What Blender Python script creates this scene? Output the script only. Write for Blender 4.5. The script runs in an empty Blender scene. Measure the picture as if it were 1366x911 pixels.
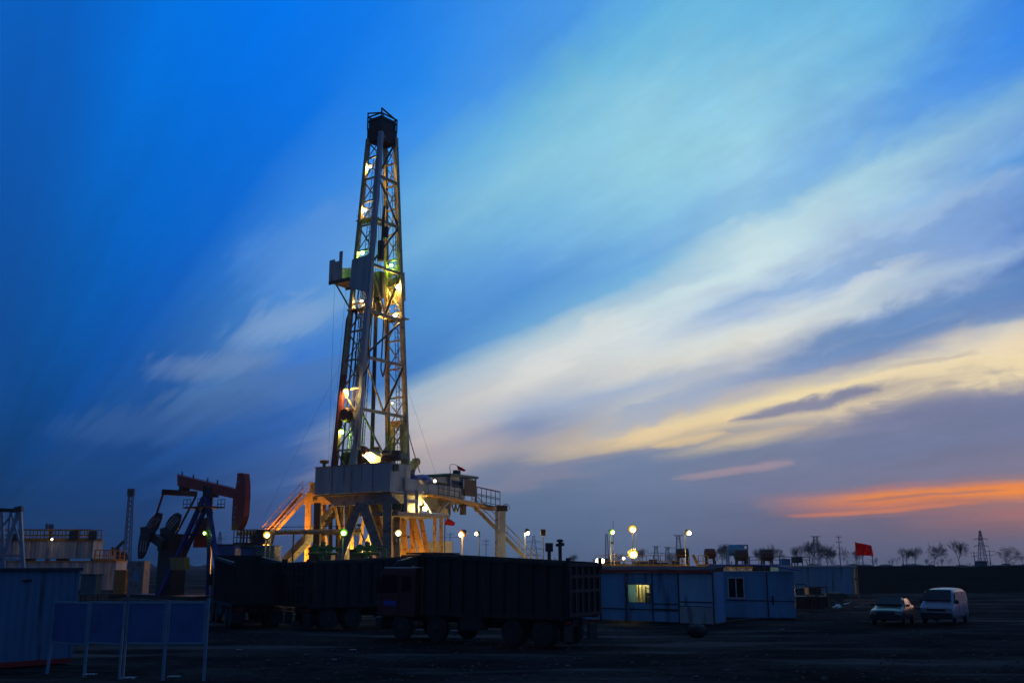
import bpy, math, random
from mathutils import Vector, Matrix
R = math.radians
sc = bpy.context.scene
col = sc.collection
random.seed(7)

# ------------------------------------------------------------------ camera
F = 1328.0; CX = 683.0; CY = 455.5; HOR = 752.0; H = 3.15
T = math.atan((HOR - CY) / F)
cam = bpy.data.cameras.new('camera'); camo = bpy.data.objects.new('camera', cam); col.objects.link(camo)
cam.sensor_width = 36; cam.lens = 36 * F / 1366; cam.clip_start = .1; cam.clip_end = 9000
camo.location = (0, 0, H); camo.rotation_euler = (math.pi / 2 + T, 0, 0)
sc.camera = camo
vs = sc.view_settings
vs.view_transform = 'Standard'; vs.look = 'None'; vs.exposure = 0; vs.gamma = 1; vs.use_curve_mapping = False

def ray(px, py):
    a = (px - CX) / F; b = (CY - py) / F
    return Vector((a, math.cos(T) - b * math.sin(T), math.sin(T) + b * math.cos(T)))
def P(px, py, Y):                      # the point seen at a photo position, at a distance
    d = ray(px, py); return Vector((0, 0, H)) + d * (Y / d.y)
def G(px, py, z=0.0):                  # the point seen at a photo position, on the ground
    d = ray(px, py); return Vector((0, 0, H)) + d * ((z - H) / d.z)
def PL(px, py, p0, h):                 # the point seen at a photo position, on a vertical plane through p0 along h
    d = ray(px, py); n = Vector((-h[1], h[0], 0)); c = Vector((0, 0, H))
    return c + d * ((Vector(p0) - c).dot(n) / d.dot(n))

# ------------------------------------------------------------------ mesh helpers
class MB:
    def __init__(s): s.v = []; s.f = []; s.sm = False; s.cut = []
    def add(s, vs, fs):
        s.cut.append((len(s.v), len(s.f)))
        n = len(s.v); s.v += [Vector(x) for x in vs]; s.f += [tuple(i + n for i in f) for f in fs]; return s
    def hexa(s, c):
        return s.add(c, [(0, 3, 2, 1), (4, 5, 6, 7), (0, 1, 5, 4), (1, 2, 6, 5), (2, 3, 7, 6), (3, 0, 4, 7)])
    def box(s, x0, x1, y0, y1, z0, z1):
        return s.hexa([(x0, y0, z0), (x1, y0, z0), (x1, y1, z0), (x0, y1, z0), (x0, y0, z1), (x1, y0, z1), (x1, y1, z1), (x0, y1, z1)])
    def obox(s, o, a, b, c):
        o, a, b, c = map(Vector, (o, a, b, c))
        return s.hexa([o, o + a, o + a + b, o + b, o + c, o + a + c, o + a + b + c, o + b + c])
    def cbox(s, o, a, b, c, bev=.03):    # box with bevelled long edges along c (8 sided)
        o, a, b, c = map(Vector, (o, a, b, c)); la = a.length; lb = b.length; ea = a.normalized() * bev; eb = b.normalized() * bev
        p = [o + ea, o + a - ea, o + a + eb, o + a + b - eb, o + a + b - ea, o + b + ea, o + b - eb, o + eb]
        return s.prism(p, c)
    def beam(s, p, q, w, h=None, up=(0, 0, 1)):
        p = Vector(p); q = Vector(q); h = h or w; d = (q - p)
        if d.length < 1e-6: return s
        d.normalize(); u = Vector(up)
        if abs(d.dot(u)) > .97: u = Vector((0, 1, 0))
        x = d.cross(u).normalized(); y = x.cross(d).normalized(); x *= w / 2; y *= h / 2
        return s.hexa([p - x - y, p + x - y, p + x + y, p - x + y, q - x - y, q + x - y, q + x + y, q - x + y])
    def tube(s, p, q, r, r2=None, n=8, caps=True):
        p = Vector(p); q = Vector(q); r2 = r if r2 is None else r2; d = q - p
        if d.length < 1e-6: return s
        d.normalize(); u = Vector((0, 0, 1)) if abs(d.z) < .95 else Vector((1, 0, 0))
        x = d.cross(u).normalized(); y = x.cross(d)
        vs = []
        for c, rr in ((p, r), (q, r2)):
            for i in range(n):
                a = 2 * math.pi * i / n; vs.append(c + x * (rr * math.cos(a)) + y * (rr * math.sin(a)))
        fs = [(i, (i + 1) % n, n + (i + 1) % n, n + i) for i in range(n)]
        if caps: fs += [tuple(range(n))[::-1], tuple(range(n, 2 * n))]
        return s.add(vs, fs)
    def path(s, pts, r, n=6):
        for a, b in zip(pts, pts[1:]): s.tube(a, b, r, n=n)
        return s
    def prism(s, poly, ext):
        poly = [Vector(p) for p in poly]; e = Vector(ext); n = len(poly)
        return s.add(poly + [p + e for p in poly], [tuple(range(n))[::-1], tuple(range(n, 2 * n))] + [(i, (i + 1) % n, n + (i + 1) % n, n + i) for i in range(n)])
    def ball(s, c, r, n=12, m=8, sc=(1, 1, 1)):
        c = Vector(c); vs = [c + Vector((0, 0, r * sc[2]))]
        for j in range(1, m):
            t = math.pi * j / m
            for i in range(n):
                a = 2 * math.pi * i / n; vs.append(c + Vector((r * sc[0] * math.sin(t) * math.cos(a), r * sc[1] * math.sin(t) * math.sin(a), r * sc[2] * math.cos(t))))
        vs.append(c - Vector((0, 0, r * sc[2]))); L = len(vs) - 1
        fs = [(0, 1 + i, 1 + (i + 1) % n) for i in range(n)]
        for j in range(m - 2):
            for i in range(n):
                a = 1 + j * n + i; b = 1 + j * n + (i + 1) % n; fs.append((a, a + n, b + n, b))
        k = 1 + (m - 2) * n
        fs += [(k + i, L, k + (i + 1) % n) for i in range(n)]
        return s.add(vs, fs)
    def lathe(s, c, ax, prof, n=16):     # prof: (distance along axis, radius)
        c = Vector(c); ax = Vector(ax).normalized(); u = Vector((0, 0, 1)) if abs(ax.z) < .95 else Vector((1, 0, 0))
        x = ax.cross(u).normalized(); y = x.cross(ax); vs = []
        for t, r in prof:
            for i in range(n):
                a = 2 * math.pi * i / n; vs.append(c + ax * t + x * (r * math.cos(a)) + y * (r * math.sin(a)))
        fs = []
        for j in range(len(prof) - 1):
            for i in range(n): fs.append((j * n + i, j * n + (i + 1) % n, (j + 1) * n + (i + 1) % n, (j + 1) * n + i))
        fs += [tuple(range(n))[::-1], tuple(range((len(prof) - 1) * n, len(prof) * n))]
        return s.add(vs, fs)
    def smooth(s): s.sm = True; return s
    def build(s, name, mat, parent=None, bevel=0):
        off = Vector((0, 0, 0)); r = parent
        while r is not None and r.parent is not None: r = r.parent
        if r is not None and r.get('_w'): off = r.location
        me = bpy.data.meshes.new(name); me.from_pydata([v - off for v in s.v], [], s.f); me.materials.append(mat)
        if s.sm: me.polygons.foreach_set('use_smooth', [True] * len(me.polygons))
        me.update()
        o = bpy.data.objects.new(name, me); col.objects.link(o)
        if parent is not None: o.parent = parent
        if s.sm:
            m = o.modifiers.new('e', 'EDGE_SPLIT'); m.split_angle = R(40)
        if bevel:
            m = o.modifiers.new('b', 'BEVEL'); m.width = bevel; m.segments = 2; m.limit_method = 'ANGLE'; m.angle_limit = R(50)
        return o

def build_each(s, name, mat, parent=None, bevel=0):   # every shape added becomes a part of its own
    c = s.cut + [(len(s.v), len(s.f))]
    for (a, fa), (b, fb) in zip(c, c[1:]):
        m = MB(); m.v = s.v[a:b]; m.f = [tuple(i - a for i in f) for f in s.f[fa:fb]]; m.sm = s.sm; m.build(name, mat, parent, bevel)
MB.build_each = build_each
def tag(o, label=None, cat=None, group=None, kind=None):
    if label: o['label'] = label
    if cat: o['category'] = cat
    if group: o['group'] = group
    if kind: o['kind'] = kind
    return o
def thing(name, label, cat, loc, group=None, rz=None):
    """an Empty at the base of a thing; with rz the parts are given in its own axes, without it in world axes"""
    o = bpy.data.objects.new(name, None); col.objects.link(o); o.empty_display_size = .3
    o.location = loc
    if rz is None: o['_w'] = 1
    else: o.rotation_euler = (0, 0, rz)
    return tag(o, label, cat, group)
def dup(root, loc, label, rz=None, s=None):
    r = root.copy(); col.objects.link(r); r.location = loc; r['label'] = label
    if rz is not None: r.rotation_euler = (0, 0, rz)
    if s is not None: r.scale = s if hasattr(s, '__len__') else (s, s, s)
    for ch in list(root.children):
        c = ch.copy(); col.objects.link(c); c.parent = r
        for g in list(ch.children):
            d = g.copy(); col.objects.link(d); d.parent = c
    return r

# ------------------------------------------------------------------ materials
def lin(c): return tuple((x / 255 / 12.92) if x / 255 <= .04045 else ((x / 255 + .055) / 1.055) ** 2.4 for x in c)
def mat(name, c, rough=.6, metal=0, var=.25, scale=1.5, rust=None, rust_amt=.35, bump=.0, bscale=20, spec=.5, streak=False):
    m = bpy.data.materials.new(name); m.use_nodes = True; nt = m.node_tree; N = nt.nodes; L = nt.links
    b = N['Principled BSDF']; b.inputs['Roughness'].default_value = rough; b.inputs['Metallic'].default_value = metal
    b.inputs['Specular IOR Level'].default_value = spec
    tc = N.new('ShaderNodeTexCoord'); mp = N.new('ShaderNodeMapping')
    L.new(tc.outputs['Object'], mp.inputs['Vector'])
    if streak: mp.inputs['Scale'].default_value = (1, 1, .12)
    nz = N.new('ShaderNodeTexNoise'); nz.inputs['Scale'].default_value = scale; nz.inputs['Detail'].default_value = 6; nz.inputs['Roughness'].default_value = .65
    L.new(mp.outputs[0], nz.inputs['Vector'])
    mr = N.new('ShaderNodeMapRange'); mr.inputs['From Min'].default_value = .3; mr.inputs['From Max'].default_value = .7
    mr.inputs['To Min'].default_value = 1 - var; mr.inputs['To Max'].default_value = 1 + var * .6
    L.new(nz.outputs['Fac'], mr.inputs['Value'])
    mx = N.new('ShaderNodeVectorMath'); mx.operation = 'SCALE'; mx.inputs[0].default_value = c
    L.new(mr.outputs[0], mx.inputs['Scale']); out = mx.outputs[0]
    if rust:
        n2 = N.new('ShaderNodeTexNoise'); n2.inputs['Scale'].default_value = scale * 2.3; n2.inputs['Detail'].default_value = 8
        L.new(mp.outputs[0], n2.inputs['Vector'])
        r2 = N.new('ShaderNodeMapRange'); r2.inputs['From Min'].default_value = .62 - rust_amt * .25; r2.inputs['From Max'].default_value = .78 - rust_amt * .2
        L.new(n2.outputs['Fac'], r2.inputs['Value'])
        mm = N.new('ShaderNodeMix'); mm.data_type = 'RGBA'; mm.inputs[7].default_value = (*rust, 1)
        L.new(r2.outputs[0], mm.inputs[0]); L.new(out, mm.inputs[6]); out = mm.outputs[2]
    L.new(out, b.inputs['Base Color'])
    if bump:
        n3 = N.new('ShaderNodeTexNoise'); n3.inputs['Scale'].default_value = bscale; n3.inputs['Detail'].default_value = 5
        L.new(tc.outputs['Object'], n3.inputs['Vector'])
        bp = N.new('ShaderNodeBump'); bp.inputs['Strength'].default_value = bump; bp.inputs['Distance'].default_value = .1
        L.new(n3.outputs['Fac'], bp.inputs['Height']); L.new(bp.outputs[0], b.inputs['Normal'])
    return m
def emit(name, c, s):
    m = bpy.data.materials.new(name); m.use_nodes = True; nt = m.node_tree; nt.nodes.clear()
    e = nt.nodes.new('ShaderNodeEmission'); e.inputs[0].default_value = (*c, 1); e.inputs[1].default_value = s
    o = nt.nodes.new('ShaderNodeOutputMaterial'); nt.links.new(e.outputs[0], o.inputs[0]); return m
RUST = (.10, .035, .015)
M = {
 'mast': mat('mast_steel', (.44, .38, .21), .5, 0, .3, 1.2, RUST, .25),
 'mastred': mat('red_oxide_steel', (.20, .045, .03), .6, 0, .3, 1.2),
 'dark': mat('dark_steel', (.035, .035, .037), .6, 0, .3, 2),
 'darkred': mat('crown_red', (.05, .012, .01), .6, 0, .3, 2),
 'wall': mat('windwall_sheet', (.33, .40, .44), .5, 0, .25, .9, (.06, .05, .04), .2, streak=True),
 'wall2': mat('floor_side_sheet', (.30, .38, .42), .5, 0, .35, 1.0, RUST, .35, streak=True),
 'sub': mat('substructure_steel', (.22, .23, .21), .55, 0, .3, 1.2, RUST, .3),
 'yellow': mat('yellow_paint', (.46, .27, .06), .5, 0, .25, 1.4, RUST, .25),
 'rail': mat('railing_yellow', (.34, .17, .02), .5, 0, .25, 2),
 'brace': mat('pale_yellow_paint', (.45, .36, .14), .5, 0, .3, 1.4, RUST, .3),
 'grate': mat('grating', (.09, .085, .07), .7, 0, .3, 4),
 'white': mat('white_sheet', (.34, .37, .38), .5, 0, .2, 1, (.10, .10, .09), .18, streak=True),
 'whitep': mat('white_paint', (.5, .5, .5), .35, 0, .1, 2),
 'conteal': mat('pale_blue_sheet', (.10, .27, .42), .5, 0, .2, .8, (.08, .06, .05), .12, streak=True),
 'blue': mat('blue_sheet', (.13, .30, .47), .6, 0, .3, .9, (.05, .05, .06), .15, streak=True),
 'bluec': mat('blue_corrugated', (.085, .19, .31), .5, 0, .25, 1.0, (.04, .03, .03), .15, streak=True),
 'boardb': mat('board_blue', (.06, .13, .33), .5, 0, .25, 1.5),
 'post': mat('post_blue_grey', (.15, .27, .40), .4, 0, .2, 3),
 'roofb': mat('roof_blue', (.02, .035, .16), .9, 0, .2, 2, spec=.05),
 'tarp': mat('blue_tarpaulin', (.02, .06, .30), .55, 0, .2, 3, bump=.4, bscale=3),
 'redpaint': mat('red_paint', (.40, .02, .012), .45, 0, .3, 1.5),
 'pjred': mat('pumpjack_red', (.46, .03, .012), .5, 0, .3, 1, RUST, .2),
 'pjblue': mat('pumpjack_blue', (.015, .035, .22), .5, 0, .3, 1),
 'pjstripe': mat('weight_stripe', (.32, .28, .28), .6, 0, .3, 2),
 'pjdark': mat('crank_steel', (.035, .025, .025), .6, 0, .3, 2),
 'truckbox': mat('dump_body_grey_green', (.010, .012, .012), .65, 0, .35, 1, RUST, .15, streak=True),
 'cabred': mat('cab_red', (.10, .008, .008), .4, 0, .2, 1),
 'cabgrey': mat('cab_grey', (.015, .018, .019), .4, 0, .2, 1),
 'tyre': mat('rubber', (.018, .018, .018), .85, 0, .2, 5),
 'rim': mat('rim_steel', (.03, .03, .03), .5, .3, .2, 4),
 'chassis': mat('chassis', (.02, .02, .02), .7, 0, .2, 3),
 'chrome': mat('light_cluster', (.5, .5, .5), .15, .8, .05, 4),
 'plate': mat('blue_plate', (.03, .05, .35), .4, 0, .05, 4),
 'taill': mat('red_lamp', (.3, .01, .01), .2, 0, .05, 4),
 'flag': mat('red_cloth', (.95, .05, .012), .8, 0, .15, 2),
 'sock': mat('windsock_red', (.85, .05, .03), .8, 0, .15, 2),
 'rustskip': mat('rusty_sheet', (.11, .06, .04), .7, 0, .4, 2, RUST, .6),
 'pole': mat('lamp_pole', (.16, .17, .17), .5, 0, .2, 2),
 'housing': mat('lamp_housing', (.05, .05, .05), .5, 0, .1, 5),
 'bark': mat('bark', (.05, .042, .035), .9, 0, .2, 2),
 'pylon': mat('galvanised', (.10, .11, .125), .6, 0, .1, .3),
 'concrete': mat('concrete', (.13, .125, .115), .9, 0, .3, 1.5, bump=.3),
 'tank': mat('dark_tank', (.03, .026, .024), .6, 0, .3, 2),
 'bluetank': mat('blue_tank', (.06, .26, .48), .4, 0, .2, 1.5),
 'green': mat('green_paint_and_glow', (.04, .13, .04), .5, 0, .3, 2),
 'teal': mat('teal_paint', (.06, .13, .15), .5, 0, .3, 2),
 'int': mat('room_wall', (.60, .56, .34), .9, 0, .1, 2),
 'bed': mat('bunk_frame', (.03, .035, .04), .6, 0, .1, 2),
 'wood': mat('old_wood', (.10, .08, .06), .9, 0, .4, 3),
 'stone': mat('rubble_stone', (.11, .10, .09), .95, 0, .4, 2),
 'paper': mat('litter_scrap', (.40, .40, .40), .9, 0, .2, 3),
 'sedan': mat('dark_car_paint', (.035, .037, .045), .25, .2, .06, 1),
 'van': mat('silver_van_paint', (.34, .36, .40), .28, .2, .06, 1),
 'trim': mat('black_trim', (.012, .012, .012), .6, 0, .1, 4),
}
M['bluelight'] = mat('pale_blue_panel', (.28, .45, .58), .6, 0, .25, .9, (.05, .06, .07), .1, streak=True)
M['colgreen'] = mat('pale_green_paint', (.42, .50, .43), .5, 0, .2, 1.2, RUST, .1)
M['roofgrey'] = mat('felt_roof', (.06, .065, .07), .95, 0, .4, 1.5, spec=.05)
M['scrub'] = mat('dry_scrub', (.022, .019, .014), 1, 0, .4, .2, spec=0)
for k_ in ('flag', 'sock'):      # thin cloth lets the sky behind it through
    nt_ = M[k_].node_tree; b_ = nt_.nodes['Principled BSDF']; t_ = nt_.nodes.new('ShaderNodeBsdfTranslucent'); x_ = nt_.nodes.new('ShaderNodeMixShader'); x_.inputs[0].default_value = .75
    nt_.links.new(b_.inputs['Base Color'].links[0].from_socket, t_.inputs['Color']); nt_.links.new(b_.outputs[0], x_.inputs[1]); nt_.links.new(t_.outputs[0], x_.inputs[2])
    nt_.links.new(x_.outputs[0], [n for n in nt_.nodes if n.type == 'OUTPUT_MATERIAL'][0].inputs[0])
def glassmat(name, c=(.006, .008, .012), rough=.06):
    m = bpy.data.materials.new(name); m.use_nodes = True; b = m.node_tree.nodes['Principled BSDF']
    b.inputs['Base Color'].default_value = (*c, 1); b.inputs['Roughness'].default_value = rough; b.inputs['Specular IOR Level'].default_value = .45
    N = m.node_tree.nodes; L = m.node_tree.links
    nz = N.new('ShaderNodeTexNoise'); nz.inputs['Scale'].default_value = 5
    mr = N.new('ShaderNodeMapRange'); mr.inputs['To Min'].default_value = rough * .6; mr.inputs['To Max'].default_value = rough * 1.8
    L.new(nz.outputs['Fac'], mr.inputs['Value']); L.new(mr.outputs[0], b.inputs['Roughness'])
    return m
M['glass'] = glassmat('dark_window_glass')
# lamps: colour and strength of each kind of lit lens
E = {
 'warm': emit('lens_warm', (1, .62, .20), 800), 'white': emit('lens_white', (1, .85, .48), 110),
 'green': emit('lens_green', (.40, 1, .08), 800), 'orange': emit('lens_sodium', (1, .45, .12), 70),
 'small': emit('lens_small', (1, .85, .6), 18), 'tube': emit('tube_light', (1, .88, .42), 62),
 'bigwarm': emit('lens_bright_warm', (1, .64, .20), 1500), 'floor': emit('lens_floor', (1, .70, .26), 1100),
 'sod2': emit('lens_bright_sodium', (1, .42, .06), 6500), 'sod_fill': emit('lens_sodium_fill', (1, .48, .07), 1500), 'pole': emit('lens_pole_warm', (1, .72, .28), 75), 'polegreen': emit('lens_pole_green', (.45, 1, .12), 60),
}
GLOW = {'warm': ((1, .52, .10), 1.2), 'white': ((1, .80, .26), 1.0), 'green': ((.22, .85, .03), .9), 'orange': ((1, .32, .05), 1.1), 'small': ((1, .8, .5), .6), 'bigwarm': ((1, .55, .07), 1.3), 'floor': ((1, .66, .2), 1.5), 'sod2': ((1, .4, .06), 1), 'sod_fill': ((1, .4, .06), 1), 'pole': ((1, .60, .07), 1.15), 'polegreen': ((.26, .85, .03), .85)}
GLOW = {k: emit('glow_bowl_' + k, *v) for k, v in GLOW.items()}  # bowls glow by themselves: the coloured lamp halo is put into emission

# ------------------------------------------------------------------ sky: dusk, cirrus streaks that run together far off to the left
SKYC = {   # photo column: (photo row, colour)
 0: [(0,(0,92,205)),(100,(0,98,205)),(200,(5,103,200)),(300,(15,92,182)),(400,(15,80,160)),(500,(10,68,135)),(600,(8,58,112)),(700,(9,50,95)),(752,(10,45,84))],
 200: [(0,(0,112,228)),(100,(0,112,220)),(200,(0,105,212)),(300,(0,100,200)),(400,(8,92,188)),(450,(18,88,172)),(490,(28,90,168)),(520,(30,86,160)),(560,(24,78,148)),(620,(20,68,130)),(700,(18,56,105)),(752,(16,48,88))],
 400: [(0,(0,118,240)),(100,(0,112,228)),(200,(10,115,225)),(260,(50,130,222)),(300,(65,140,225)),(350,(70,138,215)),(400,(80,142,213)),(430,(85,142,208)),(450,(80,135,205)),(480,(60,120,205)),(520,(45,105,190)),(560,(50,100,175)),(620,(60,98,160)),(680,(58,88,140)),(752,(45,75,115))],
 560: [(0,(20,125,235)),(100,(35,135,235)),(170,(50,140,235)),(230,(80,160,230)),(280,(105,175,225)),(310,(110,175,225)),(340,(115,175,220)),(380,(90,155,215)),(430,(80,145,210)),(490,(70,130,200)),(505,(120,160,200)),(520,(165,185,205)),(560,(190,190,195)),(590,(190,180,180)),(610,(165,155,165)),(640,(125,130,160)),(680,(98,112,150)),(752,(78,95,132))],
 700: [(0,(65,145,230)),(60,(70,148,230)),(120,(75,155,225)),(150,(105,180,222)),(200,(130,195,222)),(250,(140,200,225)),(290,(120,185,225)),(320,(110,175,225)),(350,(95,155,225)),(400,(85,150,215)),(430,(105,165,215)),(450,(165,195,215)),(480,(205,215,220)),(510,(215,215,210)),(540,(165,180,205)),(570,(135,150,185)),(595,(168,163,170)),(620,(125,130,160)),(680,(100,115,150)),(752,(84,98,132))],
 850: [(0,(80,160,228)),(40,(105,182,222)),(100,(135,198,225)),(200,(150,208,228)),(280,(145,205,228)),(310,(125,185,225)),(340,(110,170,225)),(370,(120,180,222)),(400,(190,215,225)),(430,(210,225,230)),(460,(212,222,225)),(490,(215,215,208)),(510,(170,185,208)),(540,(190,195,200)),(560,(200,190,175)),(580,(235,210,165)),(592,(225,200,160)),(605,(120,130,165)),(640,(115,125,160)),(690,(105,115,150)),(752,(92,102,136))],
 1000: [(0,(100,180,225)),(100,(140,200,228)),(200,(155,208,228)),(240,(150,200,230)),(270,(135,185,225)),(290,(150,200,225)),(310,(195,222,230)),(350,(205,228,232)),(390,(175,200,225)),(410,(165,190,225)),(430,(215,225,225)),(450,(225,225,215)),(480,(185,190,200)),(505,(150,165,195)),(525,(190,185,185)),(545,(240,220,170)),(555,(235,210,165)),(575,(170,165,165)),(590,(200,185,160)),(605,(125,130,160)),(620,(125,125,155)),(650,(120,122,155)),(700,(108,107,138)),(752,(88,92,122))],
 1180: [(0,(105,180,225)),(60,(110,178,222)),(110,(100,165,225)),(150,(90,155,228)),(190,(110,170,225)),(220,(160,205,225)),(250,(175,212,230)),(280,(150,190,225)),(310,(140,175,220)),(330,(150,180,220)),(345,(165,190,220)),(380,(185,205,220)),(410,(190,205,220)),(430,(110,145,195)),(455,(105,140,190)),(475,(140,150,180)),(490,(200,195,185)),(510,(245,225,180)),(525,(180,170,165)),(540,(230,210,175)),(560,(125,130,160)),(600,(118,122,158)),(640,(125,120,150)),(648,(135,120,145)),(655,(205,128,108)),(662,(250,148,62)),(671,(222,128,86)),(680,(160,113,118)),(695,(120,106,130)),(720,(104,100,128)),(752,(92,94,122))],
 1366: [(0,(50,130,230)),(69,(60,140,232)),(100,(85,150,228)),(130,(100,165,225)),(150,(125,178,222)),(190,(120,170,225)),(220,(95,155,220)),(240,(85,140,210)),(255,(140,175,220)),(280,(95,140,205)),(310,(92,136,205)),(330,(150,178,216)),(350,(92,132,195)),(380,(90,135,195)),(410,(110,140,190)),(425,(150,170,195)),(435,(215,210,200)),(460,(240,222,190)),(490,(245,225,180)),(510,(235,215,175)),(520,(130,135,165)),(545,(115,125,160)),(580,(115,122,155)),(600,(125,120,150)),(625,(130,120,150)),(638,(150,122,135)),(644,(236,138,74)),(652,(255,150,48)),(660,(238,138,72)),(670,(160,118,122)),(678,(172,116,116)),(690,(186,116,102)),(702,(140,108,118)),(720,(108,101,127)),(752,(96,96,120))],
}
VPX = -60.0
def colprof(x, y):
    pr = [(a, (c[0] - 4, c[1] + 3, c[2]) if a > 595 and c[0] < 175 and x > 500 else c) for a, c in SKYC[x]]
    if y <= pr[0][0]: return lin(pr[0][1])
    for (a, ca), (b, cb) in zip(pr, pr[1:]):
        if y <= b:
            t = (y - a) / (b - a); t = t * t * (3 - 2 * t); la, lb = lin(ca), lin(cb)
            return tuple(p + (q - p) * t for p, q in zip(la, lb))
    return lin(pr[-1][1])
def make_sky():
    w = bpy.data.worlds.new('World'); sc.world = w; w.use_nodes = True
    nt = w.node_tree; N = nt.nodes; L = nt.links; N.clear()
    d = ray(VPX, HOR).normalized(); d.z = 0; d.normalize(); n = Vector((d.y, -d.x, 0))
    def math_(op, a, b=None, c=None, clamp=False):
        m = N.new('ShaderNodeMath'); m.operation = op; m.use_clamp = clamp
        for i, q in enumerate((a, b, c)):
            if q is None: continue
            if isinstance(q, (int, float)): m.inputs[i].default_value = q
            else: L.new(q, m.inputs[i])
        return m.outputs[0]
    def dot(v, c):
        m = N.new('ShaderNodeVectorMath'); m.operation = 'DOT_PRODUCT'; L.new(v, m.inputs[0]); m.inputs[1].default_value = c; return m.outputs['Value']
    tc = N.new('ShaderNodeTexCoord'); nm = N.new('ShaderNodeVectorMath'); nm.operation = 'NORMALIZE'; L.new(tc.outputs['Generated'], nm.inputs[0]); dv = nm.outputs[0]
    a = dot(dv, n); c = dot(dv, d); z = dot(dv, (0, 0, 1))
    theta = math_('ARCCOSINE', c); phi = math_('ARCTAN2', z, a)
    # cloud texture is stretched along the streaks
    cb = N.new('ShaderNodeCombineXYZ'); L.new(math_('MULTIPLY', theta, 3.2), cb.inputs[0]); L.new(math_('MULTIPLY', math_('POWER', math_('MAXIMUM', phi, .0001), .6), 10), cb.inputs[1])
    def noise(scale, det, rough, off):
        q = N.new('ShaderNodeTexNoise'); q.inputs['Scale'].default_value = scale; q.inputs['Detail'].default_value = det; q.inputs['Roughness'].default_value = rough
        ad = N.new('ShaderNodeVectorMath'); ad.operation = 'ADD'; L.new(cb.outputs[0], ad.inputs[0]); ad.inputs[1].default_value = off
        L.new(ad.outputs[0], q.inputs['Vector']); return math_('SUBTRACT', q.outputs['Fac'], .5)
    nA = noise(.9, 5, .55, (0, 0, 0)); nB = noise(2.6, 6, .6, (9, 3, 4))
    cb2 = N.new('ShaderNodeCombineXYZ'); L.new(math_('MULTIPLY', theta, 9.0), cb2.inputs[0]); L.new(math_('MULTIPLY', math_('POWER', math_('MAXIMUM', phi, .0001), .6), 15), cb2.inputs[1])
    q = N.new('ShaderNodeTexNoise'); q.inputs['Scale'].default_value = 1.3; q.inputs['Detail'].default_value = 7; q.inputs['Roughness'].default_value = .62; q.inputs['Distortion'].default_value = .5; L.new(cb2.outputs[0], q.inputs['Vector'])
    nC = math_('SUBTRACT', q.outputs['Fac'], .5)
    wob = math_('ADD', math_('ADD', math_('MULTIPLY', nA, .16), math_('MULTIPLY', nB, .06)), math_('MULTIPLY', nC, .15))
    fade = N.new('ShaderNodeMapRange'); L.new(theta, fade.inputs['Value']); fade.inputs['From Min'].default_value = .3; fade.inputs['From Max'].default_value = .85
    wob = math_('MULTIPLY', wob, fade.outputs[0])
    ph = math_('MULTIPLY', phi, math_('ADD', 1, wob))
    th = math_('ADD', theta, math_('MULTIPLY', nB, .10))
    pos = math_('DIVIDE', th, R(180))
    xs = sorted(SKYC)
    rows = [0, .02, .038, .048] + [round(.055 + .0065 * k, 4) for k in range(33)] + [.282, .3, .318, .336, .355, .375, .395, .42, .445, .47, .5, .55, .6, .68, .78, .9, 1.05, 1.3, 1.7, 2.5, 5]
    prev = None; pphi = None
    for s in rows:
        v = ray(600, HOR - s * (600 - VPX)).normalized(); phi0 = math.atan2(v.z, v.dot(n))
        cr = N.new('ShaderNodeValToRGB'); el = cr.color_ramp.elements
        st = []
        for x in xs:
            y = HOR - s * (x - VPX); u = ray(x, y).normalized(); t = math.acos(max(-1, min(1, u.dot(d)))) / R(180)
            st.append((t, colprof(x, max(y, 0))))
        last = st[-1]
        if last[0] < .37: st.append((.40, tuple(k * g for k, g in zip(last[1], (1.15, .95, .8)))))
        st.append((.56, (.015, .12, .42)))
        st = [q for i, q in enumerate(st) if i == 0 or q[0] - st[i - 1][0] > .002]
        el[0].position = st[0][0]; el[0].color = (*st[0][1], 1); el[1].position = min(1, st[-1][0]); el[1].color = (*st[-1][1], 1)
        for t, cc in st[1:-1]:
            if t >= 1: continue
            e = el.new(t); e.color = (*cc, 1)
        cr.color_ramp.interpolation = 'LINEAR'
        seq = math_('MULTIPLY', prev, 1e-9) if prev is not None else 0.0     # keeps the rows in order, so that few values are alive at once
        L.new(math_('ADD', pos, seq), cr.inputs[0])
        if prev is None: prev = cr.outputs[0]
        else:
            mr = N.new('ShaderNodeMapRange'); mr.interpolation_type = 'LINEAR'; L.new(math_('ADD', ph, seq), mr.inputs['Value'])
            mr.inputs['From Min'].default_value = pphi; mr.inputs['From Max'].default_value = phi0
            mx = N.new('ShaderNodeMix'); mx.data_type = 'RGBA'; L.new(mr.outputs[0], mx.inputs[0]); L.new(prev, mx.inputs[6]); L.new(cr.outputs[0], mx.inputs[7]); prev = mx.outputs[2]
        pphi = phi0
    # single darker and paler streaks
    for s, hw, x0, x1, y_, cc, am in ((.184, .0075, 985, 1195, 540, (118, 126, 160), .85), (.167, .006, 870, 985, 590, (240, 208, 150), .6), (.119, .006, 900, 1050, 628, (176, 152, 160), .6), (.157, .005, 940, 1100, 590, (215, 190, 160), .4), (.205, .004, 1180, 1330, 505, (190, 178, 168), .5), (.0700, .0022, 1130, 1350, 655, (168, 120, 116), .6), (.0580, .0028, 1040, 1300, 680, (226, 132, 88), .65), (.245, .004, 1000, 1300, 460, (150, 165, 195), .5), (.335, .010, 900, 1350, 350, (120, 160, 212), .45), (.365, .014, 1000, 1400, 300, (186, 208, 226), .35), (.395, .010, 760, 1000, 430, (150, 185, 218), .35)):
        v = ray(600, HOR - s * (600 - VPX)).normalized(); phi0 = math.atan2(v.z, v.dot(n))
        ta, tb_ = [math.acos(ray(x, y_).normalized().dot(d)) for x in (x0, x1)]
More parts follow.
